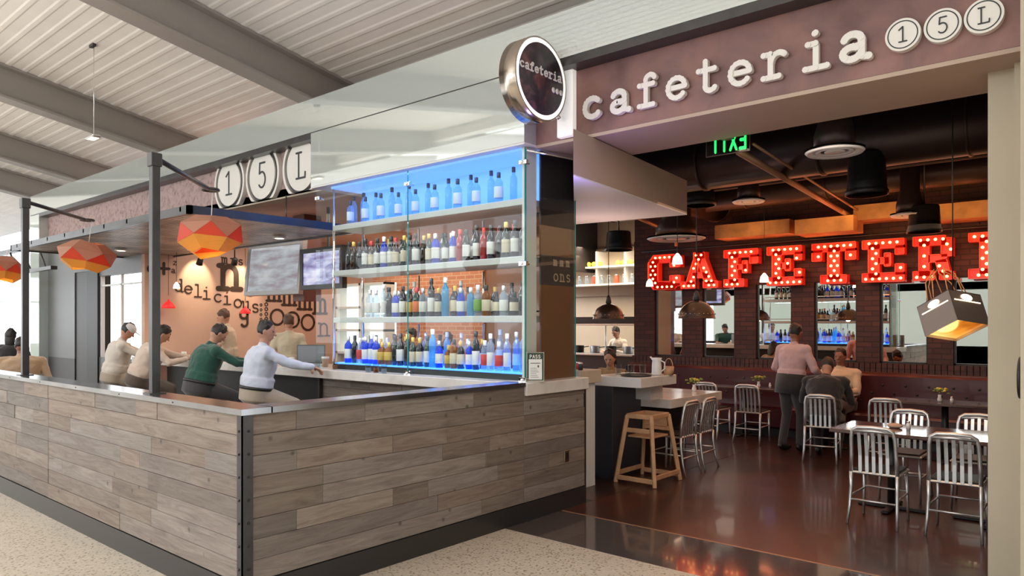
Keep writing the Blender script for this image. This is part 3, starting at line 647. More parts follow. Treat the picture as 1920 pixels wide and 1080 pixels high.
bb = MB(); za, zb2 = U(1068, 110, X=-3.70).z, U(1068, 250, X=-3.7).z
part('bracket_box', (-.14, .39, zb2), (.03, .455, za), glow('bracket_box_white', (1, .97, .92), .35), bs, .006)
# green exit sign hung behind the portal, read from inside
p = U(1366, 262, Y=6.06); zl_ = U(1366, 281, Y=6.06).z; 
ex = thing('exit_sign', 'clear hanging sign with green mirrored EXIT letters under the soffit', 'sign', (p.x, 6.06, 0))
xa, xb = U(1325, 270, Y=6.06), U(1405, 260, Y=6.06)
part('panel', (xa.x-p.x, 0, zl_-.03), (xb.x-p.x, .012, ZS-.0), M['wing'], ex); 
fr = MB(); fr.box((xa.x-p.x-.006, -.002, zl_-.036), (xb.x-p.x+.006, .014, zl_-.03)); fr.box((xa.x-p.x-.006, -.002, zl_-.03), (xa.x-p.x, .014, ZS)); fr.box((xb.x-p.x, -.002, zl_-.03), (xb.x-p.x+.006, .014, ZS)); fr.out('frame', M['dgrey'], ex)
mb = MB(); s = .105
for i, ch in enumerate('EXIT'): glyph(mb, ch, T(.155-i*.083, .012, zl_) @ Matrix.Diagonal((-.62, 1, 1, 1)), s, .028, .006)
mb.out('lettering', M['greenexit'], ex)
part('mount', (-.05, -.062, ZS-.03), (.05, .012, ZS+.03), M['dgrey'], ex)

# marquee letters with bulbs
def R_(x0, y0, x1, y1): return [(x0, y0), (x1, y0), (x1, y1), (x0, y1)]
ML = {
 'C': [R_(.06, .22, .30, .78), [(.06, .22), (.2, .02), (.32, .22)], [(.06, .78), (.32, .78), (.2, .98)], [(.2, .02), (.8, .0), (.95, .16), (.3, .24)], R_(.2, .0, .8, .24), R_(.66, .08, .95, .40), R_(.2, .76, .8, 1), R_(.66, .62, .95, .95), R_(.1, .12, .35, .88)],
 'A': [[(.12, .12), (.36, .12), (.60, 1), (.40, 1)], [(.64, .12), (.90, .12), (.60, 1), (.40, 1)], R_(.30, .28, .72, .44), R_(0, 0, .40, .20), R_(.60, 0, 1, .20), R_(.34, .82, .66, 1)],
 'F': [R_(.14, .1, .40, .9), R_(0, .78, .96, 1), R_(.72, .60, .96, .84), R_(.36, .46, .62, .60), R_(.52, .36, .68, .70), R_(.0, 0, .58, .22)],
 'E': [R_(.14, .1, .40, .9), R_(0, .78, .95, 1), R_(.74, .62, .95, .84), R_(.36, .42, .6, .58), R_(.50, .36, .66, .68), R_(0, 0, .95, .22), R_(.74, .16, .95, .42)],
 'T': [R_(.36, .1, .64, .9), R_(0, .78, 1, 1), R_(0, .56, .24, .84), R_(.76, .56, 1, .84), R_(.2, 0, .8, .22)],
 'R': [R_(.14, .1, .40, .9), R_(0, .78, .78, 1), R_(.66, .52, .94, .94), R_(.36, .40, .80, .58), [(.52, .44), (.80, .48), (.90, .1), (.62, .1)], R_(0, 0, .52, .22), R_(.62, 0, .96, .2)],
 'I': [R_(.30, .1, .60, .9), R_(.05, .80, .9, 1), R_(.05, 0, .9, .22)],
}
def inside(polys, x, y, ins):
    for P in polys:
        ok = True; n = len(P)
        ar = sum(P[i][0]*P[(i+1) % n][1]-P[(i+1) % n][0]*P[i][1] for i in range(n))
        for i in range(n):
            ax, ay = P[i]; bx, by = P[(i+1) % n]; L = math.hypot(bx-ax, by-ay)
            c = ((bx-ax)*(y-ay)-(by-ay)*(x-ax))/L*(1 if ar > 0 else -1)
            if c < ins: ok = False; break
        if ok: return True
    return False
MQ = [('C', 1212, 1283, 'letter C'), ('A', 1278, 1350, 'letter A'), ('F', 1358, 1428, 'letter F'), ('E', 1439, 1511, 'first letter E, before the T'), ('T', 1523, 1609, 'letter T'), ('E', 1617, 1704, 'second letter E, after the T'), ('R', 1712, 1796, 'letter R'), ('I', 1812, 1900, 'letter I, cut by the pier')]
YM = YB-.22; bulbmesh = None
for ch, pa, pb, lb in MQ:
    xa, xb = UX(pa, YM), UX(pb, YM); wd = xb-xa-.02; zb_, h = 2.37, .63
    r = thing('marquee_letter', 'red light bulb studded marquee %s on the brick wall' % lb, 'marquee letter', (xa, YM, zb_), group='marquee letters on the brick wall')
    mb = MB(); rim = MB()
    for P in ML[ch]:
        Q = [(x*wd, y*h) for x, y in P]; n = len(Q)
        ar = sum(Q[i][0]*Q[(i+1) % n][1]-Q[(i+1) % n][0]*Q[i][1] for i in range(n))
        if ar < 0: Q.reverse()
        vs = [(x, 0, z) for x, z in Q]+[(x, .12, z) for x, z in Q]
        mb.add(vs, [tuple(range(n)), tuple(reversed(range(n, 2*n)))]+[(i, n+i, n+(i+1) % n, (i+1) % n) for i in range(n)])
        # raised rim only where the edge is on the outline
        for i in range(n):
            ax, ay = Q[i]; bx, by = Q[(i+1) % n]; L = math.hypot(bx-ax, by-ay); st = max(2, int(L/.02)); nx, ny = (by-ay)/L, -(bx-ax)/L; run = None
            for k in range(st+1):
                if k < st:
                    mx, my = ax+(bx-ax)*(k+.5)/st, ay+(by-ay)*(k+.5)/st
                    o_ = not inside(ML[ch], (mx+nx*.006)/wd, (my+ny*.006)/h, 0)
                else: o_ = False
                if o_ and run is None: run = k
                if not o_ and run is not None:
                    p0 = (ax+(bx-ax)*run/st, ay+(by-ay)*run/st); p1 = (ax+(bx-ax)*k/st, ay+(by-ay)*k/st); run = None
                    q = [p0, p1, (p1[0]-nx*.008, p1[1]-ny*.008), (p0[0]-nx*.008, p0[1]-ny*.008)]
                    vv = [(x, -.04, z) for x, z in q]+[(x, .0, z) for x, z in q]
                    rim.add(vv, [(0, 1, 2, 3), (7, 6, 5, 4), (0, 4, 5, 1), (1, 5, 6, 2), (2, 6, 7, 3), (3, 7, 4, 0)])
    P0 = ML[ch][0]; cx = sum(q[0] for q in P0)/len(P0)*wd
    for zz in (h*.25, h*.75): part('wall_bracket', (cx-.02, .12, zz-.02), (cx+.02, YB-.02-YM+.002, zz+.02), M['steel'], r)
    mb.out('letter_can', M['redm'], r); rim.out('raised_rim', M['redl'], r)
    g = .094; j = 0; y = .05
    while y < h:
        x = .05+(g/2 if j % 2 else 0)
        while x < wd:
            if inside(ML[ch], x/wd, y/h, .055):
                if bulbmesh is None:
                    o = MB().ell((0, -.02, 0), (.021, .022, .021), 10, 6).out('bulb', M['bulb'], r); bulbmesh = o.data; o.location = (x, 0, y)
                else:
                    o = bpy.data.objects.new('bulb', bulbmesh); COL.objects.link(o); o.parent = r; o.location = (x, 0, y)
            x += g
        y += g*.8; j += 1
    point('marquee_glow', (xa+wd/2, YM-.35, zb_+h/2), 6, (1, .25, .1), .2)
# wiring rail of the marquee
mb = MB(); mb.tube([(UX(1200, YM), YM+.05, 3.08), (1.4, YM+.05, 3.08)], .015, 8)
tag(mb.out('marquee_rail', M['steel']), 'thin dark rail along the tops of the marquee letters', 'rail')

# wall lettering (mural) behind the bar
mu = thing('wall_mural', 'dark typewriter lettering mural with delicious on the tan bar wall', 'mural', (-12.495, 0, 0))
words = {}
def mural(grp, ch, px, py, xh, th=.16):
    p = U(px, py, X=-12.495); d = math.hypot(p.x, p.y)*math.cos(0); dep = (p.x*-SA+p.y*CA); s = xh*dep/FPX
    grp = (grp, len(words)); words.setdefault(grp, MB())
    glyph(words[grp], ch, T(.0, p.y, p.z) @ RZ(PI/2) @ Matrix.Diagonal((1, -1, 1, 1)) @ Matrix.Diagonal((1, -1, 1, 1)), s, th*s, .006)
for ch, x, y in zip('delicious', (327, 345, 363, 379, 401, 418, 438, 453, 471), (547, 551, 557, 561, 567, 571, 577, 581, 586)): mural('delicious', ch, x, y, 17, .14)
mural('big_n', 'n', 408, 543, 48, .2); mural('big_n', '.', 452, 553, 40, .2)
for i in range(4): mural('big_m', 'm', 500+i*29, 565+i*8, 30, .16)
for i in range(3): mural('big_o', 'o', 505+i*29, 611+i*5, 33, .12)
mural('big_o', 'n', 596, 631, 26, .12)
mural('small_signs', '+', 297, 513, 20, .25); mural('small_signs', 'c', 276, 511, 14, .25); mural('small_signs', 'z', 324, 497, 8); mural('small_signs', 'a', 321, 512, 8)
mural('small_signs', 'r', 432, 497, 13, .2); mural('small_signs', 's', 446, 497, 11, .2); mural('small_signs', 'm', 415, 494, 12, .2)
mural('letter_g', 'g', 448, 603, 22, .2)
for i in range(4):
    for j in range(2): mural('small_o', 'o', 487+j*9, 574+i*9, 5+2*j, .2)
for k, m_ in words.items(): m_.out('letter', M['inkb'], mu)
point('mural_spot_light', (-12.1, U(368, 520, X=-12.5).y, 3.05), 60, (1, .8, .5), .03, 1.0, (0, math.radians(38), 0))
point('mural_spot_light', (-12.1, U(452, 520, X=-12.5).y, 3.0), 50, (1, .75, .5), .03, 1.1, (0, math.radians(38), 0))
for (px, lb) in ((375, 'black spotlight aimed at the mural, nearest of the pair'), (440, 'black spotlight aimed at the mural, beside the television')):
    p = U(px, 490, X=-11.95)
    s = thing('track_spotlight', lb, 'spotlight', (p.x, p.y, 0), group='mural spotlights')
    MB().tube([(0, 0, p.z+.05), (0, 0, ZS)], .012, 6).out('stem', M['black'], s)
    MB().lathe([(.02, .07), (.045, .05), (.055, -.06), (.05, -.06)], 14, M=T(0, 0, p.z) @ RY(math.radians(30))).out('head', M['black'], s)

# televisions
def tv(label, x, y, z, w_, h_, rz, tilt, fm, sm, grp='televisions above the bar'):
    r = thing('television', label, 'television', (x, y, z), rot=(tilt, 0, rz), group=grp)
    fr = MB(); b = .065
    fr.box((-w_/2, -.03, -h_/2), (w_/2, .05, -h_/2+b)); fr.box((-w_/2, -.03, h_/2-b), (w_/2, .05, h_/2)); fr.box((-w_/2, -.03, -h_/2+b), (-w_/2+b, .05, h_/2-b)); fr.box((w_/2-b, -.03, -h_/2+b), (w_/2, .05, h_/2-b))
    fr.out('bezel', fm, r); MB().tube([(0, .04, 0), (0, .10, h_*.3), (0, .10, ZS-z+.02)], .022, 10).out('ceiling_mount', M['black'], r); part('back_case', (-w_*.3, .04, -h_*.3), (w_*.3, .10, h_*.35), M['black'], r); part('screen', (-w_/2+b, -.015, -h_/2+b), (w_/2-b, .04, h_/2-b), sm, r)
    return r
def screen_mat(name, a, b, c, s):
    m, t, bs_, N, L = nt(name); tc = N.new('ShaderNodeTexCoord'); mp = N.new('ShaderNodeMapping'); mp.inputs['Scale'].default_value = (1.5, 1, 6); L.new(tc.outputs['Object'], mp.inputs[0])
    n = N.new('ShaderNodeTexNoise'); n.inputs['Scale'].default_value = 1.6; n.inputs['Detail'].default_value = 3; L.new(mp.outputs[0], n.inputs['Vector'])
    r = N.new('ShaderNodeValToRGB'); e = r.color_ramp.elements; e[0].position = .35; e[0].color = a+(1,); e[1].position = .65; e[1].color = c+(1,); k = e.new(.5); k.color = b+(1,)
    L.new(n.outputs['Fac'], r.inputs[0]); L.new(r.outputs[0], bs_.inputs['Emission Color']); bs_.inputs['Emission Strength'].default_value = s; bs_.inputs['Base Color'].default_value = (.02, .02, .02, 1); bs_.inputs['Roughness'].default_value = .15
    return m
sm1 = screen_mat('broadcast_pale', (.36, .30, .34), (.46, .48, .52), (.60, .64, .68), .75); sm2 = screen_mat('broadcast_blue', (.18, .12, .35), (.45, .45, .75), (.85, .85, 1), .8)
p = U(514, 504, Y=6.0); tv('silver framed television hanging over the bar, left of the bottle display', p.x, 6.0, p.z, 1.36, .80, math.radians(4), math.radians(-6), mat('grey_metal_bezel', (.33, .32, .31), .35, .6), sm1)
p = U(604, 503, Y=5.97); tv('dark framed television seen through the glass at the left of the bottles', p.x, 5.97, p.z, 1.0, .58, 0, 0, M['black'], sm2)
bw = tag(MB().box((UX(560, 6.3), 6.2, 2.1), (UX(581, 6.3), 6.5, ZS)).out('television_column', mat('maroon_column', (.12, .035, .025), .5)), 'dark maroon column between the two televisions', 'column')
# ------------------------------------------------------------ bar counter, ledge, bottle tower
ct = thing('bar_counter', 'long white stone bar counter with plank clad front under the bottle display', 'counter', (0, 0, 0))
part('worktop', (-12.4, 4.95, 1.125), (XT1-.02, 5.75, 1.225), M['marble'], ct, .005)
o = planks('planking', XT0, XT1-.15, 5.2, 'x', M['planks_x']); o.parent = ct; o.location.z = 0; o.scale.z = 1.125/1.2
part('counter_base', (-12.3, 5.48, 0), (XT0, 5.6, 1.125), M['black'], ct); part('counter_core', (XT0, 5.31, 0), (XT1-.16, 5.7, 1.125), M['black'], ct)
part('end_panel', (XT0-.03, 5.15, 0), (XT0+.0, 5.6, 1.125), M['dark'], ct)
part('foot_rail', (-12.3, 5.25, .25), (XT0-.05, 5.29, .29), M['chrome'], ct, .01)
lg = tag(MB().box((XC-.35, 4.96, 1.115), (XC+.03, 5.92, 1.228), ch=.005).out('stone_ledge', M['marble']), 'thick white stone ledge on the end of the plank half wall', 'ledge')
# end partition behind the glass with the mural's reflection modelled as faint words
ep = thing('end_partition', 'narrow amber brown partition panel with a dark band of painted reflected lettering', 'partition', (XT1-.045, 0, 0))
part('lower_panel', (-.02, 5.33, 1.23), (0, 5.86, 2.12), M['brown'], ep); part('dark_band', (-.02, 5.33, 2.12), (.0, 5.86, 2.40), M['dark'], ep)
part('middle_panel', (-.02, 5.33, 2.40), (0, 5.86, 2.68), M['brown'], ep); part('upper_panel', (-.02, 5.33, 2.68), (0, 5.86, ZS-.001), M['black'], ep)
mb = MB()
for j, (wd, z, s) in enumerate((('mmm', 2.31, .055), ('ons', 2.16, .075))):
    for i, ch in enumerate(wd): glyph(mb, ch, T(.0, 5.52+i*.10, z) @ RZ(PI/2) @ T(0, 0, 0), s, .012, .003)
mb.out('lettering', mat('reflected_letter', (.5, .35, .25), .5), ep)
# glass screens: front two panes and end pane, with patch fittings
XJ = UX(765, 5.08)
for i, (a, b, l) in enumerate(((XT0+.04, XJ-.006, 'left clear glass pane in front of the bottle shelves'), (XJ+.006, XT1-.035, 'right clear glass pane in front of the bottle shelves'))):
    g = thing('glass_screen', l, 'glass screen', (a, 5.075, 1.226), group='glass screens of the bottle display')
    part('pane', (0, 0, 0), (b-a, .012, ZS-.03-1.226), M['glass'], g)
    part('polished_edge', (b-a, -.001, 0), (b-a+.004, .013, ZS-.03-1.226), M['glassedge'], g)
g = thing('glass_screen', 'end glass pane standing on the white ledge', 'glass screen', (XT1-.035, 5.09, 1.23), group='glass screens of the bottle display')
part('pane', (0, 0, 0), (.012, .76, ZS-.05-1.23), M['glass'], g); part('polished_edge', (-.001, .76, 0), (.013, .765, ZS-.05-1.23), M['glassedge'], g); part('corner_edge', (.0, -.006, 0), (.013, -.001, ZS-.05-1.23), M['glassedge'], g)
for (x, z, l) in ((XJ, 3.22, 'chrome patch fitting high on the joint of the two glass panes'), (XJ, 1.24, 'chrome patch fitting at the foot of the joint between glass panes'), (XT1-.05, 3.22, 'chrome patch fitting at the top corner of the glass'), (XT1-.05, 1.245, 'chrome patch fitting at the bottom corner of the glass'), (XT0+.08, 3.25, 'chrome patch fitting at the top left of the glass'), (XT1-.05, 2.3, 'chrome clamp midway up the glass corner')):
    c = thing('patch_fitting', l, 'fitting', (x, 5.068, z), group='glass fittings')
    part('clamp', (-.045, -.008, -.022), (.045, .03, .022), M['chrome'], c, .005); MB().ell((0, -.012, 0), (.014, .008, .014)).out('bolt', M['chrome'], c)
    MB().tube([(0, .03, 0), (0, .09, 0)], .009, 8).out('arm', M['chrome'], c)
# tension rod from the fascia to the side partition
mb = MB(); mb.tube([(XT1-.03, 5.1, ZS-.06), (-3.98, 5.7, ZS-.09)], .012, 8); tag(mb.out('tension_rod', M['chrome']), 'thin steel rod bracing the glass corner below the portal soffit', 'rod')
# shelving
SX0, SX1, SY0, SY1 = -7.2, -4.27, 5.15, 5.62
sh = thing('bottle_shelving', 'tall white open bottle shelving with blue lit top behind the glass', 'shelving', (0, 0, 0))
SZ = [1.30, 1.83, 2.38, 2.915]
for z in SZ[1:]: part('shelf', (SX0, SY0, z-.062), (SX1, SY1, z), M['shelf'], sh, .003)
part('base_shelf', (SX0, SY0, 1.227), (SX1, SY1, 1.285), M['black'], sh)
part('light_strip', (SX0+.01, SY0+.02, 1.285), (SX1-.01, SY1-.02, 1.30), M['blueglow'], sh)
part('upright', (SX1, SY0-.03, 1.227), (SX1+.04, SY0+.13, ZS-.021), M['white'], sh)
[MB().tube([(SX0-.02, yy, 1.227), (SX0-.02, yy, ZS-.021)], .014, 10).out('corner_post', M['chrome'], sh) for yy in (SY0+.02, SY1-.02)]
part('light_panel', (SX0, SY1-.03, 2.916), (SX1, SY1-.01, ZS-.021), M['bluepanel'], sh)
part('top_light', (SX0, SY0-.03, ZS-.045), (SX1, SY1-.04, ZS-.021), M['bluepanel'], sh)
for z in SZ[:3]: MB().box((SX0+.02, SY1-.02, z+.04), (SX1-.02, SY1-.012, z+.055)).out('guard_rail', M['chrome'], sh)
for x in (-6.2, -5.2): 
    for z0_, z1_ in ((1.3, 1.755), (1.83, 2.305), (2.38, 2.84)): MB().tube([(x, SY1-.02, z0_), (x, SY1-.02, z1_)], .01, 8).out('stay', M['chrome'], sh)
area('shelf_led_light', (-5.7, 5.3, 1.32), (2.8, .1), 5, (.12, .3, 1), (PI, 0, 0))
for z in SZ[1:]: area('shelf_downlight', (-5.7, 5.16, z-.085), (2.8, .05), 7, (.9, .88, 1))
area('bulkhead_led_light', (-5.7, 5.12, ZS-.05), (2.8, .05), 12, (.15, .35, 1))
mc = {}
def bm(nm, f):
    if nm not in mc: mc[nm] = f()
    return mc[nm]
BOT = {
 'wine': [(.030, 0), (.036, .004), (.037, .18), (.033, .205), (.016, .235), (.0145, .285), (.016, .288), (.016, .296)],
 'spirit': [(.032, 0), (.039, .004), (.039, .165), (.036, .185), (.015, .215), (.0145, .255), (.016, .258), (.016, .265)],
 'tall': [(.028, 0), (.034, .004), (.034, .225), (.030, .25), (.015, .275), (.014, .325), (.016, .33), (.016, .34)],
 'squat': [(.040, 0), (.048, .005), (.050, .11), (.046, .14), (.018, .17), (.016, .20), (.018, .205), (.018, .215)],
}
HT = {'wine': .296, 'spirit': .265, 'tall': .34, 'squat': .215}
def bottle_proto(kind, gm, lm, cm, square=False):
    r = bpy.data.objects.new('liquor_bottle', None); COL.objects.link(r); r['category'] = 'bottle'; r['label'] = 'bottle'
    n = 16; Mx = RZ(PI/4) if square else None
    pr = BOT[kind]; MB().lathe(pr, 4 if square and False else n, sx=1, sy=(.72 if square else 1)).out('glass_body', gm, r)
    rr = pr[2][0]; h = HT[kind]
    if lm: MB().lathe([(rr+.0008, .045), (rr+.0012, .046), (rr+.0012, .045+h*.36), (rr+.0008, .046+h*.36)], n, sy=(.72 if square else 1)).out('paper_label', lm, r)
    MB().lathe([(.017, h-.045), (.0175, h-.044), (.0175, h), (.012, h+.003)], 12).out('cap', cm, r)
    return r
G = dict(clear=glass('blue_lit_clear_glass', (.74, .88, 1), body=(.45, .7, 1), bf=.22, ior=1.45), clearw=glass('water_clear_glass', (.8, .88, .95), body=(.7, .8, .9), bf=.25, ior=1.45),  # the shelf's blue light is put into the tint of clear bottles
    green=mat('dark_green_glass', (.01, .03, .015), .08, coat=.6), brown=mat('dark_brown_glass', (.035, .014, .006), .08, coat=.6), blue=glass('cobalt_glass', (.1, .25, .9), body=(.04, .15, .9), bf=.5, ior=1.45),
    black=mat('black_glass', (.01, .01, .014), .07, coat=.6), red=mat('red_glass', (.35, .015, .02), .1, coat=.5), amber=glass('amber_liquor', (.75, .38, .1), body=(.5, .2, .04), bf=.5, ior=1.45), aqua=glass('aqua_glass', (.3, .75, .95), body=(.2, .6, .9), bf=.5, ior=1.45))
LB = dict(white=mat('paper_white', (.75, .74, .70), .6), cream=mat('paper_cream', (.66, .58, .42), .6), gold=mat('paper_gold', (.65, .42, .08), .4), red=mat('paper_red', (.6, .05, .04), .5), black=mat('paper_black', (.03, .03, .03), .5), orange=mat('paper_orange', (.75, .2, .06), .5), greenp=mat('paper_green', (.2, .4, .1), .5))
CP = dict(black=M['ink'], white=LB['white'], red=LB['red'], gold=LB['gold'], silver=M['alu'])
adj = {'clear': 'blue lit clear', 'clearw': 'clear', 'green': 'dark green', 'brown': 'dark brown', 'blue': 'cobalt blue', 'black': 'black', 'red': 'red', 'amber': 'amber', 'aqua': 'aqua blue'}
first = {}
ORD = ['first', 'second', 'third', 'fourth', 'fifth', 'sixth', 'seventh', 'eighth', 'ninth', 'tenth', 'eleventh', 'twelfth', 'thirteenth', 'fourteenth', 'fifteenth', 'sixteenth', 'seventeenth', 'eighteenth', 'nineteenth', 'twentieth', 'twenty-first', 'twenty-second', 'twenty-third', 'twenty-fourth', 'twenty-fifth', 'twenty-sixth', 'twenty-seventh', 'twenty-eighth', 'twenty-ninth', 'thirtieth', 'thirty-first', 'thirty-second']
def put_bottle(spec, x, y, z, i, shelf):
    kind, g, l, c = spec
    lab = '%s %s bottle%s, %s from left %s' % ({'wine': 'sloping', 'spirit': 'straight', 'tall': 'tall', 'squat': 'squat'}[kind], adj[g], (' with %s label' % l.replace('greenp', 'green')) if l else '', ORD[i], shelf[0])
    key = spec
    if key not in first:
        r = first[key] = bottle_proto(kind, G[g], LB[l] if l else None, CP[c], kind in ('squat',)); r.location = (x, y, z)
    else: r = dup(first[key], (x, y, z))
    r.rotation_euler = (0, 0, random.uniform(0, 6)); s = random.uniform(1.04, 1.17); r.scale = (s, s, s)
    r['label'] = lab; r['group'] = shelf[1]
def xs(px, y): return UX(px, y)
# top shelf: nine labelled gin bottles in front, ten taller plain ones behind
for i, px in enumerate((657, 685, 714, 747, 779, 815, 858, 893, 935)):
    put_bottle(('spirit', 'clear', 'white', 'black'), xs(px, 5.24), 5.24, SZ[3], i, ('on the top shelf front', 'bottles on the blue lit top shelf'))
for i, px in enumerate((664, 682, 705, 735, 767, 803, 841, 883, 921, 963)):
    put_bottle(('tall', 'clear', None, 'black'), xs(px, 5.40), 5.40, SZ[3], i, ('on the top shelf back', 'bottles on the blue lit top shelf'))
D = dict(
 w0=('wine', 'green', 'white', 'black'), w1=('wine', 'brown', 'cream', 'red'), w2=('wine', 'black', 'white', 'black'), w3=('wine', 'black', None, 'black'), w4=('wine', 'brown', None, 'gold'), w5=('wine', 'green', 'cream', 'gold'), w6=('wine', 'red', None, 'red'), w7=('wine', 'blue', 'white', 'white'),
 s0=('spirit', 'amber', 'cream', 'black'), s1=('spirit', 'clearw', 'white', 'silver'), s2=('spirit', 'brown', 'gold', 'black'), s3=('spirit', 'green', 'orange', 'red'), s4=('spirit', 'blue', 'white', 'silver'), s5=('spirit', 'black', 'cream', 'gold'), s6=('spirit', 'aqua', None, 'white'), s7=('spirit', 'clearw', 'red', 'white'), s8=('spirit', 'clearw', 'greenp', 'white'),
 t0=('tall', 'aqua', None, 'white'), t1=('tall', 'black', 'white', 'black'), t2=('tall', 'clearw', 'white', 'white'), t3=('tall', 'clear', None, 'silver'), q0=('squat', 'black', 'cream', 'black'), q1=('squat', 'amber', 'gold', 'gold'), q2=('squat', 'clearw', 'white', 'black'))
row2 = 'w3 w4 w3 w2 w1 w2 w7 w0 w1 w5 w3 w2 w4 w5 s4 w0 w7 w6 w0 t1 w6 w2 w3 w5 w2 w3'.split()
row3 = 's1 s1 t2 w3 s4 w2 s2 s3 s1 t1 s5 t0 s5 s4 s6 s8 s0 q0 s1 q0 w3'.split()
row4 = 's4 w3 s7 s4 w7 s4 q1 q1 w3 w2 w4 w5 s5 w0 t0 s4 q1 s0 s5 s4 t1 s7 t2 s7 t2 t3 t3'.split()
for row, z, sh_, a, b in ((row2, SZ[2], ('on the second shelf', 'bottles on the second shelf'), -7.02, -4.34), (row3, SZ[1], ('on the third shelf', 'bottles on the third shelf'), -6.62, -4.36), (row4, SZ[0], ('on the bottom shelf', 'bottles on the bottom shelf'), -7.02, -4.34)):
    for i, k in enumerate(row):
        put_bottle(D[k], a+(b-a)*i/(len(row)-1)+random.uniform(-.01, .01), 5.24+random.uniform(-.02, .02), z, i, sh_)
    n2 = len(row)-2
    for i in range(n2):
        put_bottle(D[row[(i*5+3) % len(row)]], a+(b-a)*(i+.6)/n2, 5.42+random.uniform(-.02, .03), z, i, (sh_[0]+"'s back row", sh_[1]))
# small things on the counter 
p = U(580, 684, Y=5.35); lp = thing('laptop', 'open grey laptop on the bar counter beside the bottle display', 'laptop', (p.x, 5.35, 1.226), rz=.8)
part('base', (-.18, -.13, 0), (.18, .13, .02), M['alu'], lp, .004); mb = MB(); mb.box((-.18, .12, .02), (.18, .135, .26)); mb.out('lid', M['grey'], lp); part('display', (-.165, .116, .035), (.165, .121, .245), mat('dim_grey_display', (.25, .27, .28), .3), lp)
p = U(610, 668, Y=5.3); mg = thing('paper_cup', 'tan paper cup on the counter at the left of the glass', 'cup', (p.x-.0, 5.3, 1.226)); MB().lathe([(.03, 0), (.045, .11), (.047, .11), (.047, .117), (.04, .117)], 18).out('cup', mat('kraft_cup', (.62, .42, .3), .6), mg); MB().lathe([(.048, .1), (.048, .125), (.001, .127)], 18).out('lid', M['ceramic'], mg)
for i, (px, y_) in enumerate(((596, 5.12), (628, 5.1), (690, 5.0), (705, 5.01), (720, 4.99))):
    x_ = UX(px, y_); g_ = thing('tumbler', '%s small glass tumbler from the left along the bar counter edge' % ORD[i], 'glass', (x_, y_, 1.226), group='tumblers on the bar counter')
    MB().lathe([(.001, .004), (.026, .004), (.03, .09), (.032, .09), (.028, 0), (.001, 0)], 16).out('bowl', M['wing'], g_); MB().lathe([(.001, .006), (.025, .006), (.028, .05), (.001, .05)], 16).out('drink', G['amber'] if i % 2 else G['clearw'], g_)
# framed menu card on the ledge
p = U(1023, 714, Y=5.1); mn = thing('menu_stand', 'small framed notice card with dark green border on the white ledge', 'sign', (-4.13, 5.14, 1.229), rz=.74)
part('frame', (-.083, 0, 0), (.083, .02, .27), M['bronze'], mn, .003); part('green_card', (-.074, -.003, .012), (.074, 0, .262), mat('dark_green_card', (.02, .045, .03), .5), mn); part('white_card', (-.06, -.0045, .02), (.06, -.003, .205), M['ceramic'], mn)
mb = MB(); [glyph(mb, ch, T(-.052+i*.026, -.003, .214), .021, .005, .002) for i, ch in enumerate('PASS')]; mb.out('heading', M['letter'], mn)
mb = MB(); mb.box((-.045, -.006, .165), (.045, -.0045, .168)); mb.box((-.045, -.006, .17), (.045, -.0045, .172)); mb.box((.02, -.006, .13), (.032, -.0045, .15)); [mb.box((-.045, -.006, .04+i*.016), (.03-.01*(i % 3), -.0045, .043+i*.016)) for i in range(6)]; mb.out('small_print', M['ink'], mn)
part('foot', (-.085, -.03, 0), (.085, .05, .006), M['bronze'], mn)
# pass shelf with small red and green candle by the ledge end
p = U(1084, 690, Y=6.7); ps = thing('napkin_shelf', 'small cream shelf with condiments behind the glass, beyond the ledge', 'shelf', (-4.62, 6.45, 1.12)); part('board', (-.25, -.2, 0), (.2, .2, .14), M['cream'], ps, .005); part('support', (-.2, -.15, -1.12), (.15, .15, 0), M['white'], ps)
for i, (dx, dy) in enumerate(((-.12, -.05), (.02, .02), (.12, -.08))):
    j = thing('condiment_jar', '%s little jar from the left on the cream shelf beyond the ledge' % ORD[i], 'jar', (-4.62+dx, 6.45+dy, 1.26), group='jars on the cream shelf'); MB().lathe([(.025, 0), (.028, .05), (.022, .06), (.022, .065)], 14).out('body', (LB['gold'], LB['red'], M['dgrey'])[i], j); MB().lathe([(.024, .065), (.024, .08), (.001, .082)], 14).out('lid', M['chrome'], j)
ub = thing('under_counter_fridge', 'low stainless steel fridge in the gap behind the plank half wall end', 'fridge', (-4.75, 6.75, 0)); part('body', (-.25, -.05, .1), (.02, .5, 1.0), M['alu'], ub, .005); part('handle', (-.2, -.08, .86), (-.03, -.05, .89), M['chrome'], ub, .005); part('plinth', (-.25, 0, 0), (.0, .5, .1), M['black'], ub)
# ------------------------------------------------------------ bar stools
def make_stool(label, x, y):
    r = thing('bar_stool', label, 'stool', (x, y, 0), group='stools along the bar')
    MB().lathe([(.001, .78), (.17, .78), (.195, .80), (.195, .83), (.17, .85), (.001, .852)], 24).out('seat', M['black'], r)
    for sx in (-1, 1):
        for sy in (-1, 1): MB().tube([(sx*.12, sy*.12, .78), (sx*.21, sy*.21, 0)], .013, 8).out('leg', M['steel'], r)
    MB().tube([(.17, .17, .32), (-.17, .17, .32), (-.17, -.17, .32), (.17, -.17, .32)], .01, 8, closed=True).out('foot_ring', M['steel'], r)
    return r
st = make_stool('black round bar stool under the man in the light blue shirt', -7.5, 4.33)
SP = [(-7.5, 4.33), (-8.78, 4.33), (-10.5, 4.33), (-11.5, 4.36)]
for (x, y), l in zip(SP[1:], ('black round bar stool under the man in the green shirt', 'black round bar stool under the man in the cream shirt', 'black round bar stool under the man in the white cap')): dup(st, (x, y, 0), label=l)
dup(st, (-6.9, 4.1, 0), label='empty black bar stool between the blue shirted man and the plank wall')

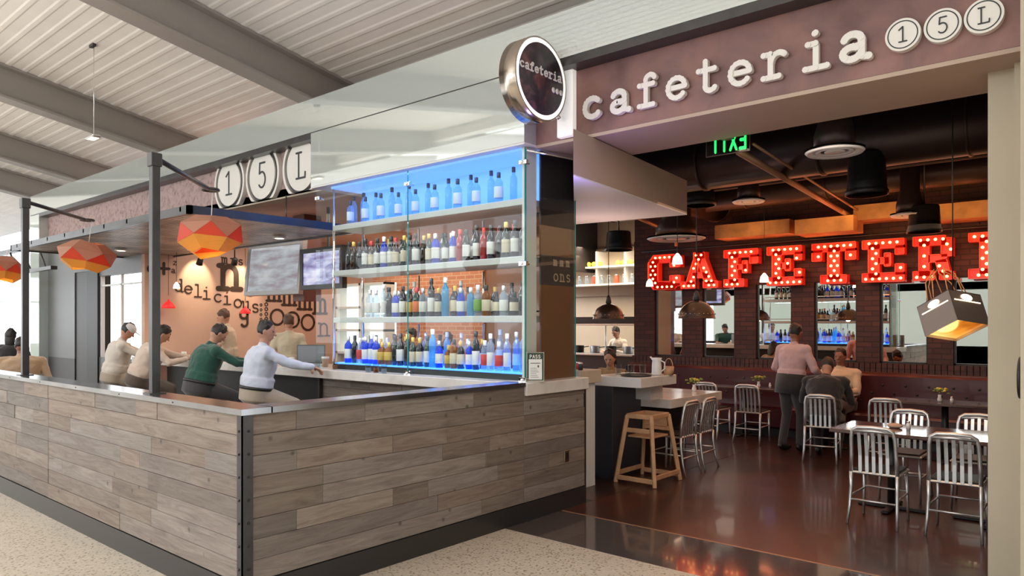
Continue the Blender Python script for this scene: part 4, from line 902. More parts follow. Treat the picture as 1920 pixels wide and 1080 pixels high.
# ------------------------------------------------------------ dining furniture
def chair_parts(r):
    for s in (-1, 1):
        MB().tube([(s*.185, .20, 0), (s*.18, .19, .22), (s*.175, .18, .44)], [.011, .013, .014], 10).out('leg', M['alu'], r)
        MB().tube([(s*.20, -.26, 0), (s*.19, -.22, .15), (s*.185, -.195, .32), (s*.185, -.19, .45)], [.012, .014, .016, .017], 10).out('leg', M['alu'], r)
    mb = MB(); pts = [(-.185, -.19, .45), (-.18, -.20, .60), (-.175, -.225, .76), (-.16, -.235, .825), (-.12, -.24, .85), (0, -.255, .857), (.12, -.24, .85), (.16, -.235, .825), (.175, -.225, .76), (.18, -.20, .60), (.185, -.19, .45)]
    mb.tube(pts, .0165, 10); mb.out('back_frame', M['alu'], r)
    mb = MB(); mb.tube([(-.165, -.236, .815), (0, -.252, .826), (.165, -.236, .815)], .014, 8); mb.out('top_rail', M['alu'], r)
    for i in range(5):
        x = -.11+i*.055; mb = MB(); mb.box((x-.011, -.20, .45), (x+.011, -.192, .46))
        P = [(-.19, .455), (-.197, .6), (-.222, .74), (-.245, .83)]
        vs = []; 
        for (yy, zz) in P: vs += [(x-.014, yy-.004, zz), (x+.014, yy-.004, zz), (x+.014, yy+.004, zz), (x-.014, yy+.004, zz)]
        mb.add(vs, [(k*4+j, k*4+(j+1) % 4, k*4+4+(j+1) % 4, k*4+4+j) for k in range(3) for j in range(4)]); mb.out('slat', M['alu'], r)
    mb = MB(); mb.box((-.20, -.20, .435), (.20, .22, .458), ch=.01); mb.out('seat', M['alu'], r)
    part('seat_pad', (-.18, -.175, .458), (.18, .205, .475), M['black'], r, .008)
    for s in (-1, 1): MB().tube([(s*.188, -.205, .24), (s*.18, .19, .24)], .009, 8).out('side_stretcher', M['alu'], r)
    MB().tube([(-.19, -.215, .21), (.19, -.215, .21)], .009, 8).out('stretcher', M['alu'], r); MB().tube([(-.18, .19, .26), (.18, .19, .26)], .009, 8).out('stretcher', M['alu'], r)
ch0 = thing('metal_chair', 'left of the two nearest aluminium slat back chairs at the front table', 'chair', (-1.73, 7.04, 0), 0, 'aluminium slat back chairs'); chair_parts(ch0)
CH = [(-1.13, 7.06, .02, 'nearest aluminium chair beside the sand coloured pier'),
 (-1.78, 8.18, PI, 'aluminium chair across the front table, facing the entrance, left one'), (-1.16, 8.2, PI+.05, 'aluminium chair across the front table partly behind the pier'),
 (-2.30, 9.75, .1, 'dim aluminium chair behind the front table, facing the banquette'),
 (-4.15, 7.77, PI/2, 'nearer aluminium chair at the white communal table, behind the wooden high chair'), (-4.15, 8.24, PI/2+.04, 'farther aluminium chair at the right side of the white communal table'),
 (-4.35, 10.6, .03, 'aluminium chair facing the banquette, left of the standing waiter'), (-4.98, 10.6, -.05, 'aluminium chair facing the banquette behind the white communal table'),
 (-5.45, 8.35, -PI/2, 'aluminium chair tucked at the far side of the white communal table'), (-3.06, 9.72, .15, 'aluminium chair under the person in the dark coat')]
for x, y, rz, l in CH: dup(ch0, (x, y, 0), rz, l)
tbm = mat('table_black_iron', (.02, .02, .02), .4, .3)
def table(label, x0, x1, y0, y1, bases, h=.76, m='tabletop', grp='dark dining tables'):
    r = thing('dining_table', label, 'table', ((x0+x1)/2, (y0+y1)/2, 0), group=grp); hx, hy = (x1-x0)/2, (y1-y0)/2
    part('tabletop', (-hx, -hy, h-.035), (hx, hy, h), M[m], r, .006)
    for bx in bases:
        mb = MB(); mb.tube([(bx, 0, .03), (bx, 0, h-.035)], .04, 14); mb.out('column', tbm, r)
        mb = MB(); mb.box((bx-.3, -.035, 0), (bx+.3, .035, .03), ch=.01); mb.box((bx-.035, -.28, 0.001), (bx+.035, .28, .031), ch=.01); mb.out('foot', tbm, r)
    return r
table('long dark dining table in the foreground between four aluminium chairs', -2.22, -.60, 7.22, 7.98, (-.35, .45))
table('dark table at the banquette left of the waiter', -5.3, -4.1, 10.95, 11.5-.18, (0,)); table('dark table in front of the seated man in white', -3.75, -2.95, 10.5, 10.98, (0,)); table('dark table at the banquette with a shaker, left of the pier', -2.5, -1.2, 10.35, 10.95, (0,))
# banquette
bq = thing('banquette', 'long oxblood tufted leather banquette below the brick wall mirrors', 'banquette', (0, 0, 0)); bxl = xw+.0
part('plinth', (bxl, 11.33, 0), (1.5, 11.78, .12), M['black'], bq); part('seat', (bxl, 11.26, .12), (1.5, 11.66, .46), M['leather'], bq, .03)
part('backrest', (bxl, 11.62, .3), (1.5, 11.80, 1.02), M['leather'], bq, .03); part('top_rail', (bxl, 11.66, 1.0), (1.5, 11.81, 1.04), mat('top_rail_wood', (.10, .03, .02), .2, coat=.6), bq, .005)
bt = [(x, z) for j, z in enumerate((.62, .74, .86)) for x in [bxl+.15+.3*i+(.15 if j % 2 else 0) for i in range(28)] if x < 1.4]
bmh = None
for x, z in bt[:80]:
    if bmh is None: o = MB().ell((0, 0, 0), (.018, .01, .018), 8, 5).out('button', M['black'], bq); bmh = o.data
    else: o = bpy.data.objects.new('button', bmh); COL.objects.link(o); o.parent = bq
    o.location = (x, 11.616, z)
# host stand and communal table
hs_ = thing('host_stand', 'white topped host stand on a black base beside the wooden high chair', 'host stand', (-4.47, 6.95, 0))
part('top', (-.29, -.01, 1.05), (.37, .80, 1.16), M['marble'], hs_, .004); part('base', (-.25, .0, 0), (0, .62, 1.05), mat('slate_blue_black', (.028, .03, .04), .4), hs_, .003)
part('step_block', (-.02, .5, .87), (.2, .78, 1.05), M['marble'], hs_)
cm_ = thing('communal_table', 'low white stone communal table joined behind the host stand', 'table', (-4.7, 8.55, 0))
part('top', (-.55, -.72, .74), (.48, .70, .85), M['marble'], cm_, .004); part('base_panel', (-.35, -.6, 0), (.0, .6, .74), M['black'], cm_)
# things on the host stand
z = 1.161
tr_ = thing('serving_tray', 'round dark serving tray on the white host stand', 'tray', (-4.33, 7.22, z)); MB().lathe([(.001, .0), (.16, 0), (.18, .018), (.185, .018), (.165, -.0), (.16, .004), (.001, .004)], 32).out('dish', M['dgrey'], tr_)
def jug(label, x, y, m, sc=1, grp=None):
    r = thing('water_jug', label, 'jug', (x, y, z), group=grp); r.scale = (sc, sc, sc)
    MB().lathe([(.045, 0), (.06, .01), (.055, .12), (.05, .17), (.06, .2), (.056, .2), (.045, .16), (.001, .02)], 20).out('body', m, r)
    MB().tube([(.05, 0, .17), (.10, 0, .15), (.105, 0, .08), (.056, 0, .04)], .008, 8).out('handle', m, r); MB().cap((-.05, 0, .18), (-.08, 0, .205), .014, .01).out('spout', m, r)
jug('tall pale milk jug with spout on the host stand', -4.22, 7.5, M['ceramic']); 
bk = thing('condiment_basket', 'small tan basket with a hoop handle at the right of the host stand', 'basket', (-4.13, 7.62, z)); MB().lathe([(.045, 0), (.055, .0), (.06, .1), (.055, .1), (.045, .01)], 18).out('body', M['pale'], bk); MB().tube([(.05*math.cos(a), 0, .1+.09*math.sin(a)) for a in [PI*i/10 for i in range(11)]], .006, 6).out('handle', M['pale'], bk)
for i, (x, y) in enumerate(((-4.58, 7.25), (-4.5, 7.4), (-4.42, 7.52), (-4.36, 7.1))):
    g_ = thing('water_glass', '%s empty water glass from the left on the host stand' % ORD[i], 'glass', (x, y, z), group='water glasses on the host stand'); MB().lathe([(.001, .004), (.03, .004), (.036, .12), (.038, .12), (.033, 0), (.001, 0)], 18).out('tumbler', M['wing'], g_)
# vases with yellow flowers and shakers on the dark tables
def posy(label, x, y, zz=.761):
    r = thing('flower_vase', label, 'vase', (x, y, zz), group='small vases with yellow green flowers')
    MB().lathe([(.025, 0), (.03, .03), (.018, .07), (.022, .09), (.018, .09), (.001, .01)], 14).out('vase', M['ceramic'], r)
    mb = MB(); rn = random.Random(int(x*100)); 
    for i in range(16): a = rn.uniform(0, 6.28); rr = rn.uniform(.01, .1); mb.ell((rr*math.cos(a), rr*math.sin(a), .12+rn.uniform(-.02, .05)), (.024, .012, .01), 8, 4, R=RZ(a).to_3x3())
    o = mb.out('leaves', M['green'], r); 
    [MB().ell((rn.uniform(-.07, .07), rn.uniform(-.07, .07), .15+rn.uniform(-.01, .03)), (.02, .02, .014), 8, 5).out('flower', M['yellow'], r) for i in range(7)]
def shaker(label, x, y, zz=.761):
    r = thing('salt_shaker', label, 'shaker', (x, y, zz), group='shakers on the dining tables'); MB().lathe([(.018, 0), (.02, .05), (.014, .06), (.014, .065)], 12).out('glass_body', M['ceramic'], r); MB().lathe([(.015, .065), (.015, .08), (.001, .084)], 12).out('lid', M['chrome'], r)
posy('little vase with yellow flowers on the table left of the waiter', -4.5, 11.2); posy('little vase of flowers at the far end of the white communal table', -4.5, 9.0, .851); posy('little vase of flowers on the dark table near the pier', -1.9, 10.6)
shaker('salt shaker beside the flowers on the table near the pier', -1.75, 10.5); shaker('salt shaker left of the waiter on the banquette table', -4.3, 11.15); shaker('pepper shaker on the front dining table', -1.62, 7.6)
pc = thing('paper_napkin', 'crumpled tan napkin on the front dining table', 'napkin', (-1.75, 7.66, .761)); mb = MB(); mb.ell((0, 0, .02), (.07, .05, .025), 12, 8); o = mb.out('fold', mat('napkin_tan', (.6, .38, .26), .8, bump=.6, bscale=30), pc)
# wooden high chair
hc = thing('high_chair', 'pale wooden high chair beside the host stand', 'high chair', (-4.14, 7.16, 0), 0)
def bar(a, b, w_, h_, nm, m='pale'):
    a, b = Vector(a), Vector(b); d = (b-a); L = d.length; q = d.to_track_quat('X', 'Z').to_matrix().to_4x4()
    return MB().box((0, -w_/2, -h_/2), (L, w_/2, h_/2), M=T(*a) @ q, ch=.004).out(nm, M[m], hc)
for sx in (-1, 1):
    for sy in (-1, 1): bar((sx*.245, sy*.285, 0), (sx*.15, sy*.19, .74), .04, .045, 'leg')
for sy in (-1, 1):
    bar((-.24, sy*.28, .06), (.24, sy*.28, .06), .025, .05, 'stretcher'); bar((-.17, sy*.20, .58), (.17, sy*.20, .58), .025, .05, 'rail'); bar((-.155, sy*.19, .735), (.155, sy*.19, .735), .03, .05, 'top_rail')
for sx in (-1, 1):
    bar((sx*.24, -.28, .10), (sx*.24, .28, .10), .025, .05, 'stretcher'); bar((sx*.15, -.19, .735), (sx*.15, .19, .735), .03, .05, 'arm_rail')
part('seat', (-.15, -.18, .50), (.15, .19, .52), M['pale'], hc, .004); part('backrest', (-.14, .17, .60), (.14, .19, .76), M['pale'], hc, .004)
# ------------------------------------------------------------ dining room ceiling: ducts, pipes, lamps
def duct(label, a, b, r_, m='duct'):
    t = thing('air_duct', label, 'duct', a); a, b = Vector(a), Vector(b); d = b-a
    mb = MB(); mb.tube([(0, 0, 0), d], r_, 24); mb.out('tube', M[m], t)
    n = max(2, int(d.length/1.2))
    for i in range(n+1): q = d.normalized(); MB().tube([d*(i/n)-q*.015, d*(i/n)+q*.015], r_+.015, 24).out('seam_band', M[m], t)
    for i in range(1, n, 2): MB().tube([d*(i/n)+Vector((0, 0, r_)), d*(i/n)+Vector((0, 0, 4.45-a.z))], .008, 5).out('hanger', M['steel'], t)
duct('big round dark duct running across the dining room ceiling', (-5.2, 8.0, 3.62), (1.5, 8.0, 3.62), .28)
duct('second round dark duct, further back above the marquee letters', (-7.0, 10.9, 3.75), (1.5, 10.9, 3.75), .2)
duct('round duct running away towards the brick wall', (-5.4, 6.4, 3.75), (-5.4, 11.6, 3.75), .26)
def pipe(label, pts, r_=.03, m='galv'): tag(MB().tube(pts, r_, 8).out('ceiling_pipe', M[m]), label, 'pipe')
a, b = U(1385, 284, Z=3.35), U(1640, 432, Z=3.35); pipe('copper lit pipe slanting across the dining room ceiling', [a, b], .035)
pipe('thin parallel pipe beside the slanting ceiling pipe', [a+Vector((.12, .05, .06)), b+Vector((.12, .05, .06))], .015, 'galv')
a, b = U(1195, 408, Z=3.3), U(1268, 440, Z=3.3); pipe('short bent pipe left above the first marquee letter', [a, b, b-Vector((0, 0, .2))], .03)
pipe('dark conduit along the ceiling above the front table', [(-4, 7.2, 4.1), (1.4, 7.0, 4.1)], .03, 'duct'); pipe('dark conduit nearest to the portal soffit', [(-4, 6.4, 4.0), (1.4, 6.4, 4.0)], .04, 'duct')
pipe('conduit running across above the letter F', [(-7, 9.4, 3.6), (1.4, 9.4, 3.6)], .025, 'duct')
for i, (y) in enumerate((6.5, 7.3, 8.6, 9.5, 10.3, 11.2)):
    tag(MB().box((-7.5, y-.05, 4.25), (1.5, y+.05, 4.45)).out('ceiling_joist', M['blackc']), '%s dark ceiling joist counted from the entrance' % ORD[i], 'joist', 'dining room joists')
# bulkheads above the marquee, far beams' orange light painted into their colour
for i, (pa, pb, y) in enumerate(((1340, 1480, 11.3), (1490, 1600, 11.1), (1600, 1690, 11.3), (1750, 1860, 11.3))):
    za = U(pa, 448 if i == 0 else (440 if i == 1 else 414), Y=y).z
    tag(MB().box((UX(pa, y), y, za), (UX(pb, y), y+.5, za+.22)).out('ceiling_bulkhead', mat('amber_lit_bulkhead', (.42, .21, .09), .7, noise=.5, nscale=2.5) if i == 0 else bpy.data.materials['amber_lit_bulkhead']), '%s amber lit boxed bulkhead from the left above the marquee letters' % ORD[i], 'bulkhead', 'boxed bulkheads')
    area('bulkhead_lamp', ((UX(pa, y)+UX(pb, y))/2, y-.5, za+.0), (.6, .2), 3, (1, .5, .15), (math.radians(100), 0, 0))
# round ceiling diffusers with ducts
def diffuser(label, c, r_):
    t = thing('ceiling_diffuser', label, 'diffuser', c, group='round white ceiling diffusers')
    MB().lathe([(r_, .0), (r_*.93, -.018), (r_*.72, .0), (r_*.72, .02), (r_, .02)], 36).out('outer_ring', M['white'], t)
    MB().lathe([(r_*.66, .0), (r_*.6, -.014), (r_*.42, .004), (r_*.42, .02), (r_*.66, .02)], 36).out('middle_ring', M['white'], t)
    MB().lathe([(r_*.36, .02), (r_*.34, -.008), (.001, -.004)], 30).out('centre_cone', M['white'], t); MB().lathe([(r_*.7, .02), (r_*.7, .14), (r_*.5, .3), (r_*.5, 4.45-c[2])], 24).out('neck', M['duct'], t)
diffuser('largest round white ceiling diffuser, nearest the entrance', (-1.92, 6.4, 3.2), .235); diffuser('round white ceiling diffuser right of the slanting pipe', (-2.2, 10.4, 3.15), .23)
p = U(1268, 462, Y=9.6); diffuser('round ceiling diffuser above the marquee letter C', (p.x, p.y, 3.0), .42)
p = U(1385, 385, Y=8.6); diffuser('small round ceiling diffuser above the marquee letter F', (p.x, 8.9, 3.3), .2)
def can(label, px, pyb, h, r_, d):
    c = UD(px, pyb, d); t = thing('drum_pendant', label, 'pendant lamp', c, group='black drum pendants')
    mb = MB(); mb.lathe([(r_, 0), (r_, .04), (r_*.92, .06), (r_*.85, h-.02), (r_*.8, h), (.03, h)], 28); mb.lathe([(r_-.012, .0), (r_-.012, .04), (r_*.80, h-.03), (.001, h-.03)], 28); mb.out('shade', M['black'], t)
    MB().tube([(0, 0, h), (0, 0, 4.45-c.z)], .012, 6).out('stem', M['steel'], t); MB().lathe([(.001, .1), (r_*.6, .1)], 16).out('lamp', M['whiteglow'], t)
can('large black drum pendant right of the largest diffuser', 1625, 366, .42, .20, 7.3); can('black drum pendant above the marquee letter R', 1733, 436, .34, .20, 9.2); can('black drum pendant left of the slanting pipe', 1312, 386, .34, .20, 9.2); can('black drum pendant over the kitchen pass', 1160, 470, .3, .22, 11.5)
def dome(label, px, pyb, wpx, d, grp='woven dome pendants'):
    c = UD(px, pyb, d); R_d = wpx*d/FPX/2; t = thing('dome_pendant', label, 'pendant lamp', c, group=grp)
    mb = MB(); pr = [(R_d*math.cos(a), R_d*.95*math.sin(a)) for a in [PI/2*i/9 for i in range(9)]]; mb.lathe([(R_d*1.04, -.01)]+pr+[(.03, R_d*.96)], 28)
    mb.lathe([(R_d*.97, 0)]+[(x*.96, y*.95) for x, y in pr], 28); mb.out('shade', mat('riveted_dark_metal', (.09, .055, .04), .3, .7) if 'riveted_dark_metal' not in bpy.data.materials else bpy.data.materials['riveted_dark_metal'], t)
    mb = MB(); n = 26
    for i in range(n): a = 2*PI*i/n; mb.ell((R_d*1.0*math.cos(a), R_d*1.0*math.sin(a), .05), .008, 6, 4)
    mb.out('studs', M['bronze'], t)
    MB().lathe([(.03, R_d*.95), (.045, R_d*1.02), (.03, R_d*1.35), (.012, R_d*1.5)], 14).out('neck', M['dgrey'], t); MB().tube([(0, 0, R_d*1.5), (0, 0, 4.4-c.z)], .006, 6).out('cord', M['black'], t)
    MB().ell((0, 0, R_d*.3), R_d*.18, 12, 8).out('bulb', M['whiteglow'], t); point('dome_light', (c.x, c.y, c.z+.02), 5, (1, .62, .35), .05)
dome('studded dark dome pendant in front of the kitchen pass', 1141, 597, 58, 10.8); dome('studded dark dome pendant below the marquee letter A', 1306, 596, 68, 9.4)
def bell(label, px, py, d, m='whiteglow', wpx=22, grp='small bell pendants'):
    c = UD(px, py, d); r_ = wpx*d/FPX/2; t = thing('bell_pendant', label, 'pendant lamp', c, group=grp)
    MB().lathe([(r_, 0), (r_*.95, r_*.35), (r_*.6, r_*.85), (r_*.2, r_*1.1), (.012, r_*1.4)] if m == 'lampred' else [(r_, 0), (r_*.8, r_*1.2), (r_*.35, r_*1.8), (.012, r_*2.0)], 20).out('shade', M[m], t); MB().tube([(0, 0, r_*2), (0, 0, (3.35 if c.y < 9 and c.x < -8 else 4.4)-c.z)], .004, 5).out('cord', M['black'], t)
bell('small lit bell pendant overlapping the marquee letter C', 1270, 495, 9.0, wpx=20); bell('small lit bell pendant between the marquee letters F and E', 1433, 529, 11.2, wpx=17); bell('small lit bell pendant at the lower left of the marquee letter C', 1218, 537, 11.4, wpx=14)
bell('small red dome pendant on the left in front of the mural', 316, 578, 12.2, 'lampred', 24, 'red bar pendants'); bell('small red dome pendant right of the word delicious', 460, 588, 11.6, 'lampred', 20, 'red bar pendants'); bell('small white lantern at the first letter of delicious', 331, 541, 11.8, 'whiteglow', 12, 'red bar pendants')
# tilted sheet metal box pendant on orange ropes
c = UD(1786, 592, 6.1); bx = thing('box_pendant', 'tilted brushed metal box pendant hanging on orange ropes near the pier', 'pendant lamp', c, rot=tuple((RX(math.radians(-20)) @ RY(math.radians(-17)) @ RZ(math.radians(55))).to_euler()))
s = .168; h = .14; mb = MB()
for q in range(4):
    mq = RZ(q*PI/2); mb.box((-s, -s, -h), (s, -s+.006, h), M=mq)
mb.out('side_panels', mat('brushed_box_metal', (.30, .26, .235), .45, .65), bx); part('top_panel', (-s, -s, h-.006), (s, s, h), M['dgrey'], bx)
part('diffuser', (-s+.01, -s+.01, -h+.02), (s-.01, s-.01, -h+.03), screen_mat('amber_perforated', (.35, .06, .0), (1, .35, .03), (1, .7, .2), 1.1), bx)
for q in range(4): MB().box((-s*.8, -s-.003, h*.35), (s*.8, -s, h*.40), M=RZ(q*PI/2)).out('slot', M['lampglow'], bx); MB().ell((0, -s-.004, h*.62), (.06, .012, .03), 12, 6, M=RZ(q*PI/2)).out('lamp', M['whiteglow'], bx)
mb = MB()
for i in range(8): a = i*PI/4; p0 = Vector((s*.9*math.cos(a), s*.9*math.sin(a), h)); p1 = Vector((.05*math.cos(a+.8), .05*math.sin(a+.8), h+.30)); mb.tube([p0, (p0+p1)/2+Vector((.03*math.cos(a), .03*math.sin(a), .05)), p1], .005, 6)
mb.out('ropes', M['rope'], bx); wi = MB().tube([(0, 0, 0), (0, 0, 4.45-c.z)], .005, 5).out('wire', M['black'], bx); wi.matrix_parent_inverse = bx.rotation_euler.to_matrix().to_4x4().inverted()
point('box_light', c-Vector((0, 0, .25)), 4, (1, .55, .2), .1)
# lowered plaster soffit above the bar corner, lit violet
zq = 2.98; q = [U(1075, 326, Z=zq), U(1288, 401, Z=zq), U(1077, 419, Z=zq)]
mb = MB(); w0 = U(1010, 380, Z=zq); poly = [(q[0].x, q[0].y), (q[1].x, q[1].y), (q[2].x, q[2].y)]
mb.prism(poly, zq, ZS-.04); s_ = struct('ceiling_lowered_soffit', mb, M['beige']); mb = MB(); mb.prism(poly, zq-.012, zq-.001); struct('ceiling_lowered_panel', mb, M['white'])
area('violet_led_light', (q[0].x+.1, q[0].y-.15, zq-.45), (.5, .2), 6, (.4, .3, 1), (PI, 0, 0)); area('soffit_wash_light', (-4.7, 7.0, 2.2), (.5, .4), 6, (1, .66, .55), (PI, 0, 0))

# ------------------------------------------------------------ kitchen pass on the left
kt = thing('kitchen_pass', 'steel kitchen pass shelf with heat lamp hood left of the brick wall', 'kitchen pass', (-8.0, 12.6, 0))
part('counter', (-1.6, -.3, 0), (.8, .3, 1.12), M['dark'], kt); part('worktop', (-1.6, -.35, 1.12), (.8, .35, 1.16), M['alu'], kt, .004); part('upper_shelf', (-1.6, -.2, 1.72), (.8, .25, 1.75), M['alu'], kt); part('hood', (-1.6, -.22, 1.76), (.8, .3, 1.90), M['dgrey'], kt)
for x in (-1.2, -.4, .4): MB().tube([(x, .2, 1.16), (x, .2, 1.72)], .015, 8).out('stay', M['alu'], kt)
kr = thing('kitchen_rack', 'white lit wall shelves with jars and fruit high in the kitchen', 'shelving', (-9.2, 13.9, 0))
for z in (2.62, 3.02): part('shelf', (-1.2, -.2, z), (2.0, .25, z+.04), M['white'], kr)
for x in (-1.2, -.1, .65, 1.4): part('divider', (x, -.15, 2.66), (x+.04, .25, 3.4), M['white'], kr)
part('back_panel', (-1.2, .25, 2.4), (2.0, .28, 3.5), M['cream'], kr)
area('kitchen_rack_light', (-8.6, 13.5, 3.5), (2.4, .2), 30, (1, .8, .6))
rn = random.Random(3)
for i in range(14):
    x = -10.0+i*.20; red = i % 3 == 0
    j = thing('storage_jar', '%s kitchen jar from the left on the lower lit shelf' % ORD[i], 'jar', (x, 13.85, 2.661), group='jars on the lower kitchen shelf')
    MB().lathe([(.05, 0), (.055, .01), (.055, .15), (.04, .17), (.04, .18)], 12).out('body', M['reddish'] if red else G['clearw'], j); MB().lathe([(.045, .18), (.045, .2), (.001, .205)], 12).out('lid', M['chrome'], j)
for i in range(9):
    x = -10.0+i*.15+(.35 if i > 5 else 0)
    j = tag(MB().ell((0, 0, .06), (.07, .06, .06), 12, 8).out('lemon', M['yellow'], loc=(x, 13.84, 3.061)), '%s yellow fruit from the left on the upper kitchen shelf' % ORD[i], 'fruit', 'fruit on the upper kitchen shelf')
for i in range(5):
    j = thing('stock_pot', '%s steel pot from the left on the kitchen pass' % ORD[i], 'pot', (-8.9+i*.4, 12.55, 1.161), group='pots on the kitchen pass'); MB().lathe([(.001, 0), (.1, 0), (.105, .14), (.11, .145), (.1, .145), (.095, .01), (.001, .01)], 18).out('pan', M['alu'] if i % 2 else M['dgrey'], j); MB().tube([(.1, 0, .11), (.24, 0, .13)], .01, 6).out('handle', M['dgrey'], j)

# ------------------------------------------------------------ people
def ik(a, t, l1, l2, pole):
    a, t, pole = Vector(a), Vector(t), Vector(pole); d = t-a; L = d.length
    if L > (l1+l2)*.995: t = a+d.normalized()*(l1+l2)*.995; d = t-a; L = d.length
    L = max(L, abs(l1-l2)+.02); x = (l1*l1-l2*l2+L*L)/(2*L); h = math.sqrt(max(0, l1*l1-x*x)); n = d.normalized()
    p = pole-n*pole.dot(n); p = p.normalized() if p.length > 1e-5 else Vector((0, 0, 1))
    return a+n*x+p*h, t
FOLD = bpy.data.textures.new('cloth_folds', 'CLOUDS'); FOLD.noise_scale = .11; FOLD.noise_depth = 2
def finish(mb, name, m, par, vox, it=3):
    o = mb.out(name, m, par)
    r = o.modifiers.new('remesh', 'REMESH'); r.mode = 'VOXEL'; r.voxel_size = vox; r.use_smooth_shade = True
    s = o.modifiers.new('smooth', 'SMOOTH'); s.iterations = it; s.factor = .5
    return o
def person(label, loc, rz, hz, lean=8, hpitch=0, hyaw=0, LH=None, RH=None, stand=False, shirt=None, pants=None, hair='hairb', skin='skin', sleeves='long', cap=None, long_hair=False, bulk=1.0, group=None, feet=None, belt=None, apron=None, turn=0, sc=1.0, stride=.0, collar=True, vox=.0095):
    r = thing('person', label, 'person', loc, rz, group); r.scale = (sc, sc, sc)
    le = math.radians(lean); tw = math.radians(turn); P = Vector((0, 0, hz))
    u = Vector((0, math.sin(le), math.cos(le))); f0 = Vector((0, math.cos(le), -math.sin(le)))
    rt = Vector((1, 0, 0)); rt2 = (Matrix.Rotation(tw, 3, 'Z') @ rt); f2 = (Matrix.Rotation(tw, 3, 'Z') @ f0)
    u2 = (Matrix.Rotation(tw, 3, 'Z') @ u); u2 = (u+Vector((0, math.sin(le*1.3), math.cos(le*1.3)))).normalized()
    sp = [P-u*.08, P+u*.06, P+u*.19, P+u*.19+u2*.15, P+u*.19+u2*.25, P+u*.19+u2*.315]
    N = sp[-1]; b = bulk
    ha = math.radians(lean*1.0+hpitch); hyr = math.radians(hyaw+turn)
    hu = Vector((0, math.sin(ha), math.cos(ha))); hf = Matrix.Rotation(hyr, 3, 'Z') @ Vector((0, math.cos(ha), -math.sin(ha))); hr = hf.cross(hu).normalized(); hu = hr.cross(hf).normalized()
    H = N+(u2*.4+hu*.6).normalized()*.185
    RH3 = Matrix((hr, hf, hu)).transposed()
    sh = {s: N-u2*.055+rt2*s*.175*b for s in (-1, 1)}; hip = {s: P-u*.02+rt*s*.09 for s in (-1, 1)}
    LHt = Vector(LH) if LH else sh[-1]+Vector((-.06, .02, -.50)); RHt = Vector(RH) if RH else sh[1]+Vector((.06, .02, -.50))
    tg = {-1: LHt, 1: RHt}; el = {}; wr = {}
    for s in (-1, 1): el[s], wr[s] = ik(sh[s], tg[s], .285, .25, Vector((s*.6, -.5, -.7)))
    kn = {}; an = {}
    for s in (-1, 1):
        if stand: tgt = Vector((s*.10, stride*s, .09)); pole = Vector((0, 1, 0))
        else: tgt = Vector((s*.12, .42, max(.09, hz-.56))); pole = Vector((s*.15, .5, 1))
        if feet: tgt = Vector(feet[0 if s < 0 else 1])
        kn[s], an[s] = ik(hip[s], tgt, .43, .42, pole)
    def torso(mb, k, up=0):
        rr = [(.158, .115), (.155, .112), (.145, .108), (.170, .118), (.165, .105), (.075, .07)]
        mb.loft([(sp[i], (rt if i < 3 else rt2), (f0 if i < 3 else f2), rr[i][0]*b+k, rr[i][1]*b+k) for i in range(up, 6)], 20)
        mb.ell(sp[3]+u2*.04, (.17*b+k, .11*b+k, .12), R=Matrix((rt2, f2, u2)).transposed()); None if up else mb.ell(P-u*.02, (.165*b+k, .125*b+k, .11+k), R=Matrix((rt, f0, u)).transposed())
        for s in (-1, 1): mb.cap(N-u2*.03, sh[s], .05+k, .058+k)
    body = MB(); torso(body, -.004)
    body.cap(N-u2*.03, H-hu*.06, .055, .052)
    body.ell(H, (.074, .093, .112), 18, 12, R=RH3); body.ell(H-hu*.055+hf*.028, (.052, .058, .058), R=RH3)
    body.cap(H+hf*.088+hu*.005, H+hf*.108-hu*.025, .009, .014); body.ell(H+hf*.082-hu*.062, (.026, .014, .009), R=RH3)
    for s in (-1, 1):
        body.ell(H+hr*s*.076-hf*.005-hu*.01, (.010, .020, .030), R=RH3); body.ell(H+hr*s*.03+hf*.072+hu*.028, (.026, .016, .010), R=RH3)
        body.cap(sh[s], el[s], .046, .038); body.cap(el[s], wr[s], .037, .026)
        body.cap(hip[s], kn[s], .080*b, .054); body.cap(kn[s], an[s], .052, .036)
        hd = (wr[s]-el[s]).normalized(); 
        if not stand or LH or RH: hd = (hd*.6+Vector((-s*.25, .3, -.35))).normalized()
        side = hd.cross(Vector((0, 0, 1))); side = side.normalized() if side.length > .2 else Vector((0, 1, 0)).cross(hd).normalized()
        nrm = side.cross(hd).normalized()
        if nrm.z > 0: nrm = -nrm
        pc_ = wr[s]+hd*.05
        body.ell(pc_, (.040, .052, .017), R=Matrix((side, hd, nrm)).transposed()); inward = -s
        for k in range(4):
            o_ = (k-1.5)*.0215; ln = (.034, .040, .037, .028)[k if s*side.dot(rt) > 0 else 3-k]; k0 = wr[s]+hd*.092+side*o_; k1 = k0+(hd*.9+nrm*.35).normalized()*ln; k2 = k1+(hd*.5+nrm*.85).normalized()*ln*.8
            body.cap(k0-hd*.02, k1, .0105, .0098, 8); body.cap(k1, k2, .0098, .0088, 8)
        ts = -1 if side.dot(rt)*s > 0 else 1; t0 = wr[s]+hd*.035+side*ts*.03; t1 = t0+(hd*.6+side*ts*.8).normalized()*.04; t2 = t1+(hd*.9+side*ts*.1+nrm*.4).normalized()*.03
        body.cap(t0, t1, .0125, .0115, 8); body.cap(t1, t2, .0112, .0098, 8)
        body.cap(an[s]-Vector((0, .03, .03)), an[s]+Vector((0, .11, -.045)), .036, .028)
    finish(body, 'body', M[skin], r, vox)
    k = .014; s1 = MB(); torso(s1, k, 1); s1.loft([(P+u*.0, rt, f0, .150*b, .110*b), (P+u*.07, rt, f0, .172*b, .13*b), (P+u*.16, rt, f0, .158*b+k, .122*b+k)], 20)
